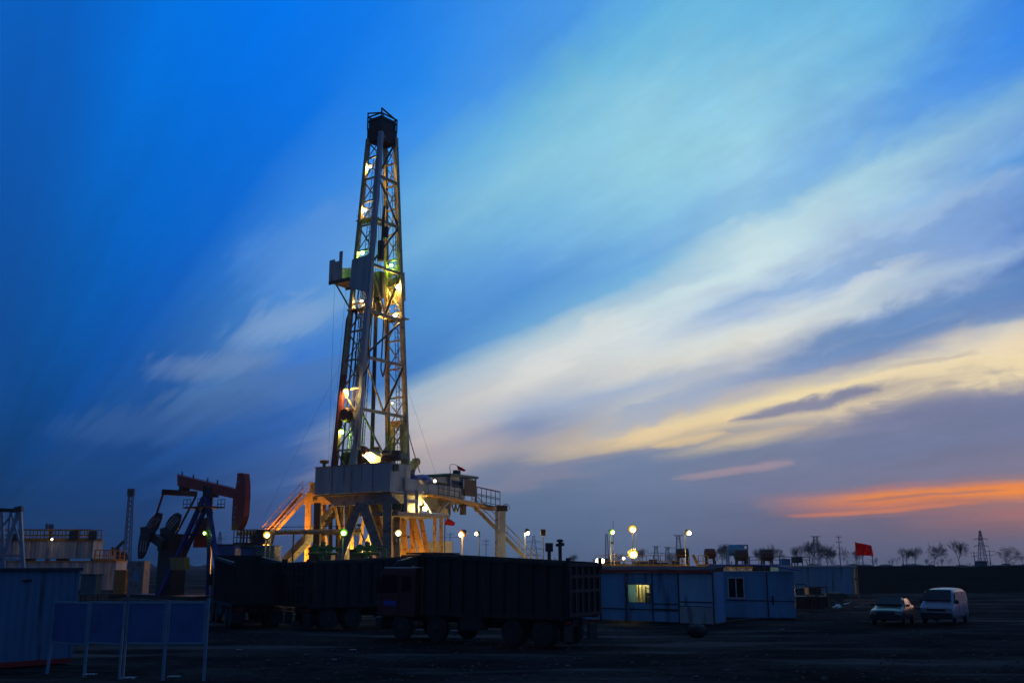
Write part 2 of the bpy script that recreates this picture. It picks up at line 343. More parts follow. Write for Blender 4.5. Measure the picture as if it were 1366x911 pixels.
        sq_ = math_('MULTIPLY', prev, 1e-9)
        e = math_('SUBTRACT', 1, math_('DIVIDE', math_('ABSOLUTE', math_('SUBTRACT', math_('ADD', ph, sq_), phi0)), hw * 1.5), clamp=True)
        e2 = math_('SUBTRACT', 1, math_('POWER', math_('DIVIDE', math_('ABSOLUTE', math_('SUBTRACT', math_('ADD', th, sq_), (ta + tb_) / 2)), (tb_ - ta) / 2), 2.0), clamp=True)
        k_ = N.new('ShaderNodeMapRange'); k_.interpolation_type = 'SMOOTHSTEP'; L.new(math_('MULTIPLY', e, math_('POWER', e2, .5)), k_.inputs['Value']); k_.inputs['From Max'].default_value = .75; k_.inputs['To Max'].default_value = am
        mx = N.new('ShaderNodeMix'); mx.data_type = 'RGBA'; L.new(k_.outputs[0], mx.inputs[0]); L.new(prev, mx.inputs[6]); mx.inputs[7].default_value = (*lin(cc), 1); prev = mx.outputs[2]
    # soft puffs of cloud
    for x, y, rx, ry, an, cc, am in ((385, 425, 95, 30, 24, (150, 178, 210), .5), (295, 487, 95, 22, 10, (120, 146, 184), .5), (350, 520, 150, 34, 14, (85, 122, 172), .6), (420, 330, 120, 60, 35, (95, 150, 222), .5), (230, 560, 150, 30, 8, (60, 98, 155), .5),
                                 (600, 600, 90, 40, 20, (196, 180, 178), .5), (640, 545, 120, 30, 25, (205, 205, 205), .4), (1195, 437, 170, 22, 17, (105, 142, 192), .7), (880, 545, 120, 16, 20, (160, 176, 202), .7), (1250, 540, 150, 24, 8, (118, 126, 160), .6), (760, 470, 130, 22, 28, (225, 228, 226), .55), (1120, 395, 130, 16, 22, (214, 222, 224), .5), (700, 640, 120, 14, 10, (150, 140, 158), .35)):
        c0 = ray(x, y).normalized(); e1 = Vector((c0.y, -c0.x, 0)).normalized(); e2 = e1.cross(c0) * -1
        if e2.z < 0: e2 = -e2
        ca, sa = math.cos(R(an)), math.sin(R(an)); f1 = e1 * ca + e2 * sa; f2 = e2 * ca - e1 * sa
        dq = N.new('ShaderNodeVectorMath'); dq.operation = 'MULTIPLY_ADD'; L.new(prev, dq.inputs[0]); dq.inputs[1].default_value = (1e-9, 1e-9, 1e-9); L.new(dv, dq.inputs[2]); dv_ = dq.outputs[0]
        cc_ = math_('MAXIMUM', dot(dv_, c0), .05)
        qa = math_('ADD', math_('DIVIDE', dot(dv_, f1), cc_), math_('MULTIPLY', nB, .05)); qb = math_('ADD', math_('DIVIDE', dot(dv_, f2), cc_), math_('MULTIPLY', nC, .05))
        rr2 = math_('ADD', math_('POWER', math_('MULTIPLY', qa, F / rx), 2.0), math_('POWER', math_('MULTIPLY', qb, F / ry), 2.0))
        k_ = N.new('ShaderNodeMapRange'); k_.interpolation_type = 'SMOOTHSTEP'; L.new(math_('ADD', rr2, math_('MULTIPLY', nC, 1.1)), k_.inputs['Value']); k_.inputs['From Min'].default_value = 1.25; k_.inputs['From Max'].default_value = -.1; k_.inputs['To Min'].default_value = 0; k_.inputs['To Max'].default_value = am
        k_.inputs['From Min'].default_value = -.1; k_.inputs['From Max'].default_value = 1.25; k_.inputs['To Min'].default_value = am; k_.inputs['To Max'].default_value = 0
        mx = N.new('ShaderNodeMix'); mx.data_type = 'RGBA'; L.new(k_.outputs[0], mx.inputs[0]); L.new(prev, mx.inputs[6]); mx.inputs[7].default_value = (*lin(cc), 1); prev = mx.outputs[2]
    # fine fibres in the cloud
    fib = math_('ADD', 1, math_('MULTIPLY', math_('MULTIPLY', math_('ADD', math_('ADD', noise(4.5, 4, .55, (3, 7, 1)), math_('MULTIPLY', noise(13, 4, .6, (1, 2, 8)), .55)), nC), fade.outputs[0]), .18))
    # the sky darkens away from the afterglow (east and overhead)
    sd = Vector((math.sin(R(24)), math.cos(R(24)), .12)).normalized()
    g = N.new('ShaderNodeMapRange'); g.interpolation_type = 'SMOOTHSTEP'; L.new(dot(dv, sd), g.inputs['Value'])
    g.inputs['From Min'].default_value = -.15; g.inputs['From Max'].default_value = .62; g.inputs['To Min'].default_value = 0; g.inputs['To Max'].default_value = 1
    el_ = N.new('ShaderNodeMapRange'); el_.interpolation_type = 'SMOOTHSTEP'; L.new(z, el_.inputs['Value']); el_.inputs['From Min'].default_value = .56; el_.inputs['From Max'].default_value = .85; el_.inputs['To Min'].default_value = 1; el_.inputs['To Max'].default_value = .12
    sc0 = N.new('ShaderNodeVectorMath'); sc0.operation = 'SCALE'; L.new(prev, sc0.inputs[0]); L.new(fib, sc0.inputs['Scale'])
    sca = N.new('ShaderNodeMix'); sca.data_type = 'RGBA'; L.new(math_('MULTIPLY', g.outputs[0], el_.outputs[0]), sca.inputs[0]); sca.inputs[6].default_value = (*SKY_BACK, 1); L.new(sc0.outputs[0], sca.inputs[7])
    bg = N.new('ShaderNodeBackground'); L.new(sca.outputs[2], bg.inputs[0]); bg.inputs[1].default_value = 1.0
    sk = N.new('ShaderNodeTexSky'); sk.sky_type = 'NISHITA'; sk.sun_disc = False; sk.sun_elevation = R(1); sk.sun_rotation = R(35)
    b2 = N.new('ShaderNodeBackground'); L.new(sk.outputs[0], b2.inputs[0]); b2.inputs[1].default_value = .0012
    ad = N.new('ShaderNodeAddShader'); L.new(bg.outputs[0], ad.inputs[0]); L.new(b2.outputs[0], ad.inputs[1])
    o = N.new('ShaderNodeOutputWorld'); L.new(ad.outputs[0], o.inputs[0])
    w.cycles.sampling_method = 'MANUAL'; w.cycles.sample_map_resolution = 512
SKY_BACK = (.030, .072, .185)      # twilight blue of the sky behind the camera and overhead
make_sky()
sun = bpy.data.lights.new('sun', 'SUN'); sun.energy = .05; sun.angle = R(12); sun.color = (1, .55, .3)
suno = bpy.data.objects.new('sun', sun); col.objects.link(suno)
suno.rotation_euler = Vector((-math.sin(R(35)), -math.cos(R(35)), -math.tan(R(2)))).to_track_quat('-Z', 'Y').to_euler()
# ------------------------------------------------------------------ ground
def ground_mat():
    m = bpy.data.materials.new('dirt'); m.use_nodes = True; nt = m.node_tree; N = nt.nodes; L = nt.links
    b = N['Principled BSDF']; b.inputs['Roughness'].default_value = .9; b.inputs['Specular IOR Level'].default_value = 0.0
    tc = N.new('ShaderNodeTexCoord')
    def nz(s, d, r=.6, sc=(1, 1, 1)):
        mp = N.new('ShaderNodeMapping'); mp.inputs['Scale'].default_value = sc; L.new(tc.outputs['Object'], mp.inputs['Vector'])
        q = N.new('ShaderNodeTexNoise'); q.inputs['Scale'].default_value = s; q.inputs['Detail'].default_value = d; q.inputs['Roughness'].default_value = r
        L.new(mp.outputs[0], q.inputs['Vector']); return q.outputs['Fac']
    r1 = N.new('ShaderNodeValToRGB'); e = r1.color_ramp.elements
    e[0].position = .38; e[0].color = (.030, .027, .024, 1); e[1].position = .66; e[1].color = (.080, .072, .064, 1)
    L.new(nz(.16, 8, .62, (1, 1.6, 1)), r1.inputs[0])
    r2 = N.new('ShaderNodeValToRGB'); e = r2.color_ramp.elements
    e[0].position = .3; e[0].color = (.6, .6, .6, 1); e[1].position = .75; e[1].color = (1.5, 1.5, 1.5, 1)
    L.new(nz(2.2, 8, .7), r2.inputs[0])
    mx = N.new('ShaderNodeMix'); mx.data_type = 'RGBA'; mx.blend_type = 'MULTIPLY'; mx.inputs[0].default_value = 1
    L.new(r1.outputs[0], mx.inputs[6]); L.new(r2.outputs[0], mx.inputs[7]); r3 = N.new('ShaderNodeMapRange'); r3.interpolation_type = 'SMOOTHSTEP'; r3.inputs['From Min'].default_value = .50; r3.inputs['From Max'].default_value = .68
    L.new(nz(.22, 7, .6, (.35, 1.5, 1)), r3.inputs['Value'])      # paler trodden clay in long patches
    m3 = N.new('ShaderNodeMix'); m3.data_type = 'RGBA'; L.new(r3.outputs[0], m3.inputs[0]); L.new(mx.outputs[2], m3.inputs[6]); m3.inputs[7].default_value = (.16, .148, .135, 1)
    L.new(m3.outputs[2], b.inputs['Base Color'])
    bp = N.new('ShaderNodeBump'); bp.inputs['Strength'].default_value = .8; bp.inputs['Distance'].default_value = .25
    ad = N.new('ShaderNodeMath'); L.new(nz(.9, 8, .7), ad.inputs[0]); L.new(nz(7, 5, .7), ad.inputs[1])
    L.new(ad.outputs[0], bp.inputs['Height']); L.new(bp.outputs[0], b.inputs['Normal'])
    return m
def build_ground():
    from mathutils import noise
    g = MB(); xs = [-1250, -600, -300, -120] + [-60 + 2 * i for i in range(61)] + [120, 300, 600, 1250]
    ys = [-400, -60, 0] + [14 + 1.2 * i for i in range(76)] + [125, 200, 400, 900, 1240]
    for y in ys:
        for x in xs:
            z = 0
            if abs(x) <= 60 and 14 <= y <= 105:
                z = .10 * noise.noise(Vector((x * .11, y * .11, 3))) + .05 * noise.noise(Vector((x * .4, y * .4, 8)))
                z -= .05 * (1 + noise.noise(Vector((x * .05, y * .05, 1))))
            g.v.append(Vector((x, y, min(z, .06))))
    n = len(xs)
    for j in range(len(ys) - 1):
        for i in range(n - 1): g.f.append((j * n + i, j * n + i + 1, (j + 1) * n + i + 1, (j + 1) * n + i))
    g.sm = True
    o = g.build('ground', ground_mat()); tag(o, kind='structure')
    # the earth bank that closes the yard on the right
    b = MB(); N = 80; pr = [(0, -.3), (6, .5), (16, 1.1), (26, 2.2), (34, 2.75), (44, 2.8), (60, 2.2), (90, -.3)]
    for i in range(N):
        t = i / (N - 1); x = 34 + 260 * t; y = 112 + 30 * t
        for k, (d, h) in enumerate(pr):
            q = noise.noise(Vector((x * .06, d * .08, 2))) * .55 + noise.noise(Vector((x * .3, d * .3, 7))) * .12
            b.v.append(Vector((x, y + d, h + (q if 0 < k < len(pr) - 1 else 0) - (.1 if k in (4, 5) else 0))))
    n = len(pr)
    for i in range(N - 1):
        for k in range(n - 1): b.f.append((i * n + k, (i + 1) * n + k, (i + 1) * n + k + 1, i * n + k + 1))
    b.sm = True
    tag(b.build('earth_bank', M['scrub']), kind='structure')
    # far low hedges that run along the horizon
    h = MB(); rr = random.Random(3)
    for i in range(900):
        x = -900 + 1900 * rr.random(); y = 900 + 260 * rr.random(); r = .6 + 1.5 * rr.random() ** 3; 
        if x < 0: r *= .8
        h.ball((x, y, r * .6), r, 6, 4, (2.5 + 3 * rr.random(), 1, .8 + .7 * rr.random()))
    tag(h.build('far_treeline', M['bark']), kind='stuff')
build_ground()

# ------------------------------------------------------------------ the drilling rig: axes u (left and away) and v (right and away)
UX = Vector((-.835, .55, 0)).normalized(); VX = Vector((.55, .835, 0)).normalized()
C0 = P(521, 617, 88); ZF = 9.35
O0 = Vector((C0.x, C0.y, 0))
def W(u, v, z): return O0 + UX * u + VX * v + Vector((0, 0, z))
def onU(px, py, u): return PL(px, py, O0 + UX * u, VX)      # on the plane of constant u
def onV(px, py, v): return PL(px, py, O0 + VX * v, UX)
def xat(px, py, Y): return P(px, py, Y).x

def floodlight(parent, p, kind, r=.2, d=(0, -1, -.35), bracket=None, name='floodlight'):
    """tapered lamp housing, a self-glowing bowl that stands for its halo and the lit bulb in front; d is where it shines"""
    p = Vector(p); d = Vector(d).normalized(); m = MB()
    m.lathe(p - d * (r * 1.5), d, [(0, r * .35), (r * .3, r * .6), (r * 1.1, r * 1.12), (r * 1.3, r * 1.16)], 12)
    if bracket is not None: m.tube(p - d * (r * 1.4), bracket, .035, n=5)
    h = m.build(name, M['housing'], parent)
    m = MB(); m.lathe(p - d * (r * .195), d, [(0, r * 1.02), (r * .12, r * .97), (r * .2, r * .7)], 14); m.build('glow_bowl', GLOW[kind], h)
    MB().ball(p + d * r * .35, r * .52, 14, 9).smooth().build('lens', E[kind], h)
    return h

# --- mast
YB = 92.0
mast = thing('drilling_mast', 'tall tapering lattice drilling mast lit by its own lamps, standing on the rig floor', 'drilling mast', (xat(495, 655, 96), 96, ZF))
def leg_ends(pb, yb, Yb, pt, yt, Yt):
    b = P(pb, yb, Yb); t = P(pt, yt, Yt); k = (ZF - b.z) / (t.z - b.z); return b + (t - b) * k, t
LA = leg_ends(448, 612, 93.3, 491.5, 186, 94.0); LB = leg_ends(475, 612, 92.0, 508.5, 176, 93.0)
LC = leg_ends(517.5, 612, 99.5, 514, 190, 95.5); LD = leg_ends(543, 612, 98.2, 527.5, 184, 94.6)
def on(leg, z): 
    b, t = leg; k = (z - b.z) / (t.z - b.z); return b + (t - b) * k
def zpx(leg, py):     # height on a leg seen at a photo row
    lo, hi = leg[0].z, leg[1].z
    for _ in range(40):
        m = (lo + hi) / 2; q = on(leg, m); c = q - Vector((0, 0, H)); dep = c.y * math.cos(T) + c.z * math.sin(T); up = -c.y * math.sin(T) + c.z * math.cos(T)
        y = CY - F * up / dep
        if y > py: lo = m
        else: hi = m
    return lo
for L_, m_, w_ in ((LA, 'mast', .38), (LB, 'wall', .42), (LC, 'brace', .36), (LD, 'mast', .40)):  # front leg bluer: sky light on it is put into its colour
    q = MB()
    if L_ is LA:
        zr = zpx(LA, 500); q.beam(on(LA, zr), L_[1], w_, w_, (.5, .8, 0)); leg = q.build('leg', M['mast'], mast)
        MB().beam(L_[0], on(LA, zr), w_, w_, (.5, .8, 0)).build('lower_leg_section', M['mastred'], leg)
    else: q.beam(L_[0], L_[1], w_, w_, (.5, .8, 0)).build('leg', M[m_], mast)
# side trusses A-B and C-D
ZT = LB[1].z
def truss(La, Lb, mname, n=13):
    zs = [ZF + 1.2 + (ZT - .6 - ZF - 1.2) * (1 - (1 - i / n) ** 1.12) for i in range(n + 1)]
    for i, z in enumerate(zs):
        m = MB().beam(on(La, z), on(Lb, z), .15, .17); m.build('girt', M[mname], mast)
        if i < n:
            a, b = (La, Lb) if i % 2 else (Lb, La)
            MB().beam(on(a, zs[i] + .1), on(b, zs[i + 1] - .1), .11, .12).build('diagonal_brace', M[mname], mast)
            if i != 6: MB().beam(on(b, zs[i] + .1) + VX * .12, on(a, zs[i + 1] - .1) + VX * .12, .07, .07).build('diagonal_brace', M['dark'], mast)
truss(LA, LB, 'mast'); truss(LC, LD, 'mast')
# braced back face B-D (and the cross ties A-C behind it, only high up)
gy = [600, 545, 475, 414, 352, 291, 234]
gz = [zpx(LB, y) for y in gy]; gz.append(ZT - .4)
for i, z in enumerate(gz):
    MB().beam(on(LB, z), on(LD, z), .2 if i else .4, .28 if i else .5).build('back_girt', M['mast' if i else 'brace'], mast)
    if i in (3, 5, 7): MB().beam(on(LA, z + .5), on(LC, z + .5), .22, .28).build('back_girt', M['mast'], mast)
for i in range(len(gz) - 1):
    z0, z1 = gz[i], gz[i + 1]; mid = (on(LB, z0) + on(LD, z0)) / 2
    if i in (0, 1, 3):
        MB().beam(mid + Vector((0, 0, .1)), on(LB, z1), .12, .16).build('diagonal_brace', M['brace' if i == 0 else 'mast'], mast)
        MB().beam(mid + Vector((0, 0, .1)), on(LD, z1), .12, .16).build('diagonal_brace', M['dark' if i else 'brace'], mast)
    elif i % 2 == 0:
        MB().beam(on(LB, z0), on(LD, z1), .12, .17).build('diagonal_brace', M['dark'], mast)
    else:
        MB().beam(on(LD, z0), on(LB, z1), .12, .17).build('diagonal_brace', M['dark'], mast)
# plated lower part of the left truss and the plated right foot
def legpt(La, Lb, s, py, base): z = zpx(base, py); return on(La, z) + (on(Lb, z) - on(La, z)) * s
mp = MB(); off = VX * .16
pl = [legpt(LA, LB, .42, 548, LB), legpt(LA, LB, .98, 548, LB), legpt(LA, LB, .98, 602, LB), legpt(LA, LB, .98, 640, LB), legpt(LA, LB, .55, 640, LB), legpt(LA, LB, .72, 600, LB), legpt(LA, LB, .80, 585, LB)]
mp.prism(pl, off); mp.build('gusset_plate', M['white'], mast)
MB().lathe(legpt(LA, LB, .38, 552, LB) + VX * -.5, VX, [(0, .55), (.2, .7), (.9, .7), (1.1, .55)], 14).build('hoist_sheave', M['darkred'], mast)
for s0, s1 in ((.02, .34), (.66, .98)):
    q = [legpt(LC, LD, s0, 562, LD), legpt(LC, LD, s1, 562, LD), legpt(LC, LD, s1, 640, LD), legpt(LC, LD, s0, 640, LD)]
    MB().prism(q, VX * .2).build('gusset_plate', M['brace'], mast)
q = [legpt(LC, LD, .05, 560, LD), legpt(LC, LD, .95, 560, LD), legpt(LC, LD, .95, 568, LD), legpt(LC, LD, .05, 568, LD)]
MB().prism(q, VX * .25).build('gusset_plate', M['brace'], mast)
# ladders inside each side truss
for La, Lb in ((LA, LB), (LC, LD)):
    m = MB(); z0 = ZF + .5; z1 = ZT - 2
    f = lambda s, z: on(La, z) + (on(Lb, z) - on(La, z)) * s + VX * .25
    for s in (.42, .62):
        m.tube(f(s, z0), f(s, z1), .035, n=5)
    z = z0
    while z < z1: m.tube(f(.42, z), f(.62, z), .022, n=4, caps=False); z += .42
    for s in (.36, .68):
        m.tube(f(s, z0 + 2.5) + VX * .5, f(s, z1) + VX * .5, .018, n=4)
    z = z0 + 2.5
    while z < z1: m.path([f(.42, z), f(.36, z) + VX * .5, f(.68, z) + VX * .5, f(.62, z)], .018, n=4); z += 1.3
    m.build('ladder', M['dark'], mast)
# pipes and cables: standpipe, drilling line, drill string
def pipe(pts, r, mname, name): MB().path([Vector(p) for p in pts], r, 7).build(name, M[mname], mast)
cenB = (LA[0] + LD[0]) / 2; cenT = (LA[1] + LD[1]) / 2
def cen(z, du=0, dv=0): k = (z - ZF) / (ZT - ZF); return cenB + (cenT - cenB) * k + UX * du + VX * dv
tbz = zpx(LB, 372)    # travelling block hangs by the monkey board
pipe([cen(ZF, .1), cen(tbz - 2.2, .1)], .2, 'dark', 'drill_string')
pipe([cen(ZF + .1, -.3, .2), cen(ZF + 4.8, -.3, .2)], .3, 'mastred', 'kelly')
for du in (-.35, -.12, .12, .35): pipe([cen(tbz + 1, du), cen(ZT, du * .8)], .035, 'dark', 'drilling_line')
pipe([cen(ZF + 1, 1.55, .2), cen(zpx(LB, 430), 1.35, .2)], .03, 'dark', 'cable')
pipe([cen(ZF + 1, 1.0, -.8), cen(zpx(LB, 300), .7, -.3)], .03, 'dark', 'cable')
pipe([on(LA, ZF + .5) - UX * .75, on(LA, zpx(LA, 360)) - UX * .75], .09, 'dark', 'standpipe')
pipe([on(LA, ZF + .5) + UX * .42, on(LA, zpx(LA, 426)) + UX * .42, on(LA, zpx(LA, 416)) + UX * .15, on(LA, zpx(LA, 416)) - UX * .5, on(LA, zpx(LA, 426)) - UX * .95], .10, 'dark', 'standpipe')
hose = [on(LA, zpx(LA, 470)) - UX * 1.1, on(LA, zpx(LA, 495)) - UX * 1.4, on(LA, zpx(LA, 508)) - UX * 2.0, on(LA, zpx(LA, 505)) - UX * 2.5, on(LA, zpx(LA, 490)) - UX * 3.0, cen(zpx(LB, 430), .9), cen(zpx(LB, 395), .5)]
pipe(hose, .07, 'dark', 'rotary_hose')
pipe([cen(zpx(LB, 405), -.1, 1), cen(zpx(LB, 480), .15, 1), cen(zpx(LB, 492), -.15, 1), cen(zpx(LB, 480), -.4, 1), cen(zpx(LB, 405), -.6, 1)], .07, 'dark', 'rotary_hose')
for i in range(9):    # racked stands of pipe leaning on the monkey board
    s = .15 + .085 * i
    pipe([on(LA, ZF + .2) + (on(LB, ZF + .2) - on(LA, ZF + .2)) * s + VX * (1.3 + .1 * (i % 3)), on(LA, zpx(LB, 372)) + (on(LB, zpx(LB, 372)) - on(LA, zpx(LB, 372))) * (.1 + .1 * i) + VX * .9], .055, 'dark' if i % 2 else 'mast', 'pipe_stand')
# travelling block and swivel
tb = MB(); c = cen(tbz); tb.cbox(c - UX * .75 - VX * .4 - Vector((0, 0, 1.2)), UX * 1.5, VX * .8, (0, 0, 2.6), .25); tb.build('travelling_block', M['dark'], mast)
MB().lathe(c - Vector((0, 0, 3.0)), (0, 0, 1), [(0, .2), (.3, .55), (1.2, .6), (1.8, .3)], 10).build('hook', M['dark'], mast)
q = MB(); zz = zpx(LB, 292); q.cbox(on(LB, zz - 4.2) - UX * .15 + VX * .5, UX * -.6, VX * .6, (0, 0, 2.0), .15); q.cbox(on(LB, zz - 1.9) - UX * .3 + VX * .7, UX * -.75, VX * .5, (0, 0, 1.1), .15); q.beam(on(LB, zz - 3) - UX * .5 + VX * .8, on(LB, zz + 1.5) - UX * .45 + VX * .8, .22); q.build('guide_block', M['dark'], mast)
# crown block
cz = ZT - .3; cb = MB()
a, b, c_, d_ = LA[1], LB[1], LC[1], LD[1]
crown = thing  # (alias kept short)
def quadbox(pts, z0, z1, g=0):
    cc = sum(pts, Vector()) / 4; m = MB(); q = []
    for z in (z0, z1):
        for p in pts: e = (p - cc); e.z = 0; q.append(Vector((p.x, p.y, z)) + e.normalized() * g)
    return m.hexa(q)
base = [a, b, d_, c_]
quadbox(base, ZT - .75, ZT + .75, .15).build('crown_block', M['darkred'], mast)
quadbox(base, ZT + .755, ZT + 1.8, .02).build('sheave_housing', M['dark'], mast)
cr = MB(); cc = sum(base, Vector()) / 4; tops = []
for p in base:
    e = p - cc; e.z = 0; e = e.normalized() * .12
    p0 = Vector((p.x, p.y, ZT + .6)) + e; p1 = Vector((p.x, p.y, ZT + 2.0)) + e; cr.beam(p0, p1, .13); tops.append(p1)
for i in range(4):
    p, q = tops[i], tops[(i + 1) % 4]; cr.beam(p, q, .12); cr.beam(p - Vector((0, 0, .5)), q - Vector((0, 0, .5)), .08)
cr.beam(tops[0] + Vector((0, 0, .45)), tops[1], .12); cr.beam(tops[1] + Vector((0, 0, .5)), tops[2] - Vector((0, 0, .1)), .13); cr.beam(tops[0], tops[0] + Vector((0, 0, .5)), .12); cr.beam(tops[1], tops[1] + Vector((0, 0, .55)), .12); cr.beam(tops[1] + Vector((0, 0, .3)), tops[3], .1)
cr.build('crown_rail', M['dark'], mast)
# monkey board: pod on the left, sheet across A-B, wind sheet on C-D
z1, z0 = zpx(LB, 344), zpx(LB, 385)
q = [on(LA, zpx(LA, 347)) + UX * .25, on(LB, zpx(LB, 340)) - UX * .1, on(LB, zpx(LB, 392)) - UX * .1, on(LA, zpx(LA, 384)) + UX * .25]
sh = MB().prism([p - VX * .32 for p in q], VX * .06).build('wind_sheet', M['wall'], mast)
q = [on(LC, zpx(LD, 368)) + UX * .1, on(LD, zpx(LD, 362)) - UX * .1, on(LD, zpx(LD, 400)) - UX * .1, on(LC, zpx(LD, 403)) + UX * .1]
MB().prism([p + VX * .5 for p in q], VX * .06).build('wind_sheet', M['brace'], mast)
MB().prism([p + VX * .3 for p in (on(LC, zpx(LD, 367)), on(LD, zpx(LD, 361)), on(LD, zpx(LD, 352)), on(LC, zpx(LD, 356)))], VX * .06).build('wind_sheet', M['mast'], mast)
mb = MB(); pa = on(LA, z0) + UX * .25
fl = pa + Vector((0, 0, .3)); fl.z = zpx(LA, 372); d1 = UX * 2.75; d2 = VX * 2.6
mb.obox(fl - VX * .3, d1, d2, (0, 0, .14)); mon = mb.build('monkey_board', M['grate'], mast)
pod = MB(); e = fl + d1 - VX * .3 + Vector((0, 0, .14))
pod.obox(e - UX * 1.7, UX * 1.7, VX * .06, (0, 0, 1.9)); pod.obox(e - UX * .06, UX * .06, d2, (0, 0, 1.9)); pod.obox(e - UX * .75 + Vector((0, 0, 1.9)), UX * .75, VX * .06, (0, 0, .25))
pod.obox(e - UX * 1.7 + Vector((0, 0, 1.9)), UX * .4, VX * .06, (0, 0, .95)); pod.obox(e - UX * 1.7 + VX * 2.5, UX * 1.7, VX * .06, (0, 0, 1.9))
pod.build('wind_screen', M['wall'], mon)
rl = MB()
for k in (.5, 1.0): rl.tube(fl - VX * .25 + Vector((0, 0, .14 + k)), fl - VX * .25 + UX * 1.1 + Vector((0, 0, .14 + k)), .03, n=5); rl.tube(fl + VX * 2.3 + Vector((0, 0, .14 + k)), fl + VX * 2.3 + UX * 1.1 + Vector((0, 0, .14 + k)), .03, n=5)
for s in (.1, .55, 1.05): rl.tube(fl - VX * .25 + UX * s, fl - VX * .25 + UX * s + Vector((0, 0, 1.14)), .03, n=5); rl.tube(fl + VX * 2.3 + UX * s, fl + VX * 2.3 + UX * s + Vector((0, 0, 1.14)), .03, n=5)
rl.build('railing', M['mast'], mon)
st = MB(); st.beam(fl + UX * 2.1 - VX * .1, on(LA, fl.z - 3.2), .12); st.beam(fl + UX * 2.1 + VX * 2.2, on(LA, fl.z - 3.2) + VX * .4, .12); st.obox(fl - VX * .3 - Vector((0, 0, .22)), UX * 2.75, VX * .12, (0, 0, .22)); st.obox(fl + VX * 2.1 - Vector((0, 0, .22)), UX * 2.75, VX * .12, (0, 0, .22))
st.build('strut', M['dark'], mon)
# small walkways across the trusses under the lamps
for La, Lb, py in ((LA, LB, 291), (LA, LB, 411), (LC, LD, 425)):
    z = zpx(Lb, py); m = MB(); p = on(La, z) + UX * .3; w = on(Lb, z) - on(La, z) - UX * .6
    m.obox(p - VX * .3, w, VX * 1.1, (0, 0, .1))
    for k in (.55, 1.05): m.tube(p - VX * .3 + Vector((0, 0, k)), p - VX * .3 + w + Vector((0, 0, k)), .025, n=4)
    m.build('walkway', M['mast'], mast)
# lamps on the mast
def mlamp(La, Lb, px, py, kind, r=.22, dv=-.55, d=(.15, -.45, -.85)):
    base = Lb; z = zpx(base, py); pa_, pb_ = on(La, z), on(Lb, z); h = (pb_ - pa_); h.z = 0
    p = PL(px, py, pa_ + VX * dv, h.normalized()); floodlight(mast, p, kind, r, d, bracket=p + Vector((0, .1, .1)) + VX * .5)
mlamp(LA, LB, 494.5, 222, 'warm', .2, .3); mlamp(LA, LB, 487.5, 279, 'warm', .2, .3); mlamp(LA, LB, 483, 337, 'green', .2, .2)
mlamp(LA, LB, 482.5, 402, 'warm', .2, .4); mlamp(LA, LB, 461, 521, 'warm', .26, -.5); mlamp(LA, LB, 456, 575, 'green', .25, .1)
mlamp(LC, LD, 522, 353.5, 'green', .18, .1); mlamp(LC, LD, 529, 381.5, 'bigwarm', .26, -.3); mlamp(LC, LD, 527, 420, 'warm', .22, -.2); mlamp(LC, LD, 523, 537, 'small', .15, -.2)
# guy wires
for a_, b_, Yb in ((447, 361, 90), (462, 380, 93)):
    p = P(a_, b_, 93) ; MB().tube(p, P(a_ - 9 if a_ < 450 else a_ - 22, 622, Yb), .010, n=4).build('guy_wire', M['dark'], mast)
MB().tube(on(LA, zpx(LA, 470)), P(352, 690, 84), .010, n=4).build('guy_wire', M['dark'], mast)
MB().tube(on(LD, zpx(LD, 505)), P(581, 632, 108), .010, n=4).build('guy_wire', M['dark'], mast)
MB().path([on(LD, zpx(LD, 560)), P(548, 590, 100), P(560, 630, 104)], .05, 5).build('guy_wire', M['dark'], mast)

# --- substructure with the rig floor
sub = thing('rig_substructure', 'raised drill floor boxed in grey blue sheets on slanted legs under the mast', 'drill floor', (O0.x, O0.y + 4, 0))
def sp(name, m, mname, **k): return m.build(name, M[mname], sub, **k)
ul = 0
pleft = onV(421, 622, 0); UL = (pleft - O0).dot(UX); ZW = C0.z; ZB = ZF + .05
# front windwall in four sheets with seams, side return
edges = [0, .22, .50, .76, 1.0]
for i in range(4):
    m = MB(); m.obox(W(UL * edges[i] + (.02 if i else .0), 0, ZB), UX * (UL * (edges[i + 1] - edges[i]) - .02), VX * .12, (0, 0, ZW - ZB)); w_ = sp('windwall_panel', m, 'wall')
rib = MB()
for e_ in edges[1:-1]: rib.obox(W(UL * e_ - .05, -.05, ZB), UX * .12, VX * .045, (0, 0, ZW - ZB))
rib.obox(W(-.05, -.06, ZW), UX * (UL + .1), VX * .2, (0, 0, .08)); sp('windwall_rib', rib, 'sub')
m = MB(); m.obox(W(-.003, .125, ZB), VX * 2.7, UX * .12, (0, 0, ZW - ZB)); sp('windwall_panel', m, 'wall2')
m = MB(); m.obox(W(UL - .12, .125, ZB), VX * 8.5, UX * .12, (0, 0, ZW - ZB)); sp('windwall_panel', m, 'wall')
for px, py in ((524.5, 623.5), (528.2, 623.5)):
    p = onU(px, py, -.06); MB().obox(p - Vector((0, 0, .3)), VX * .28, UX * -.12, (0, 0, .6)).build('junction_box', M['dark'], sub)
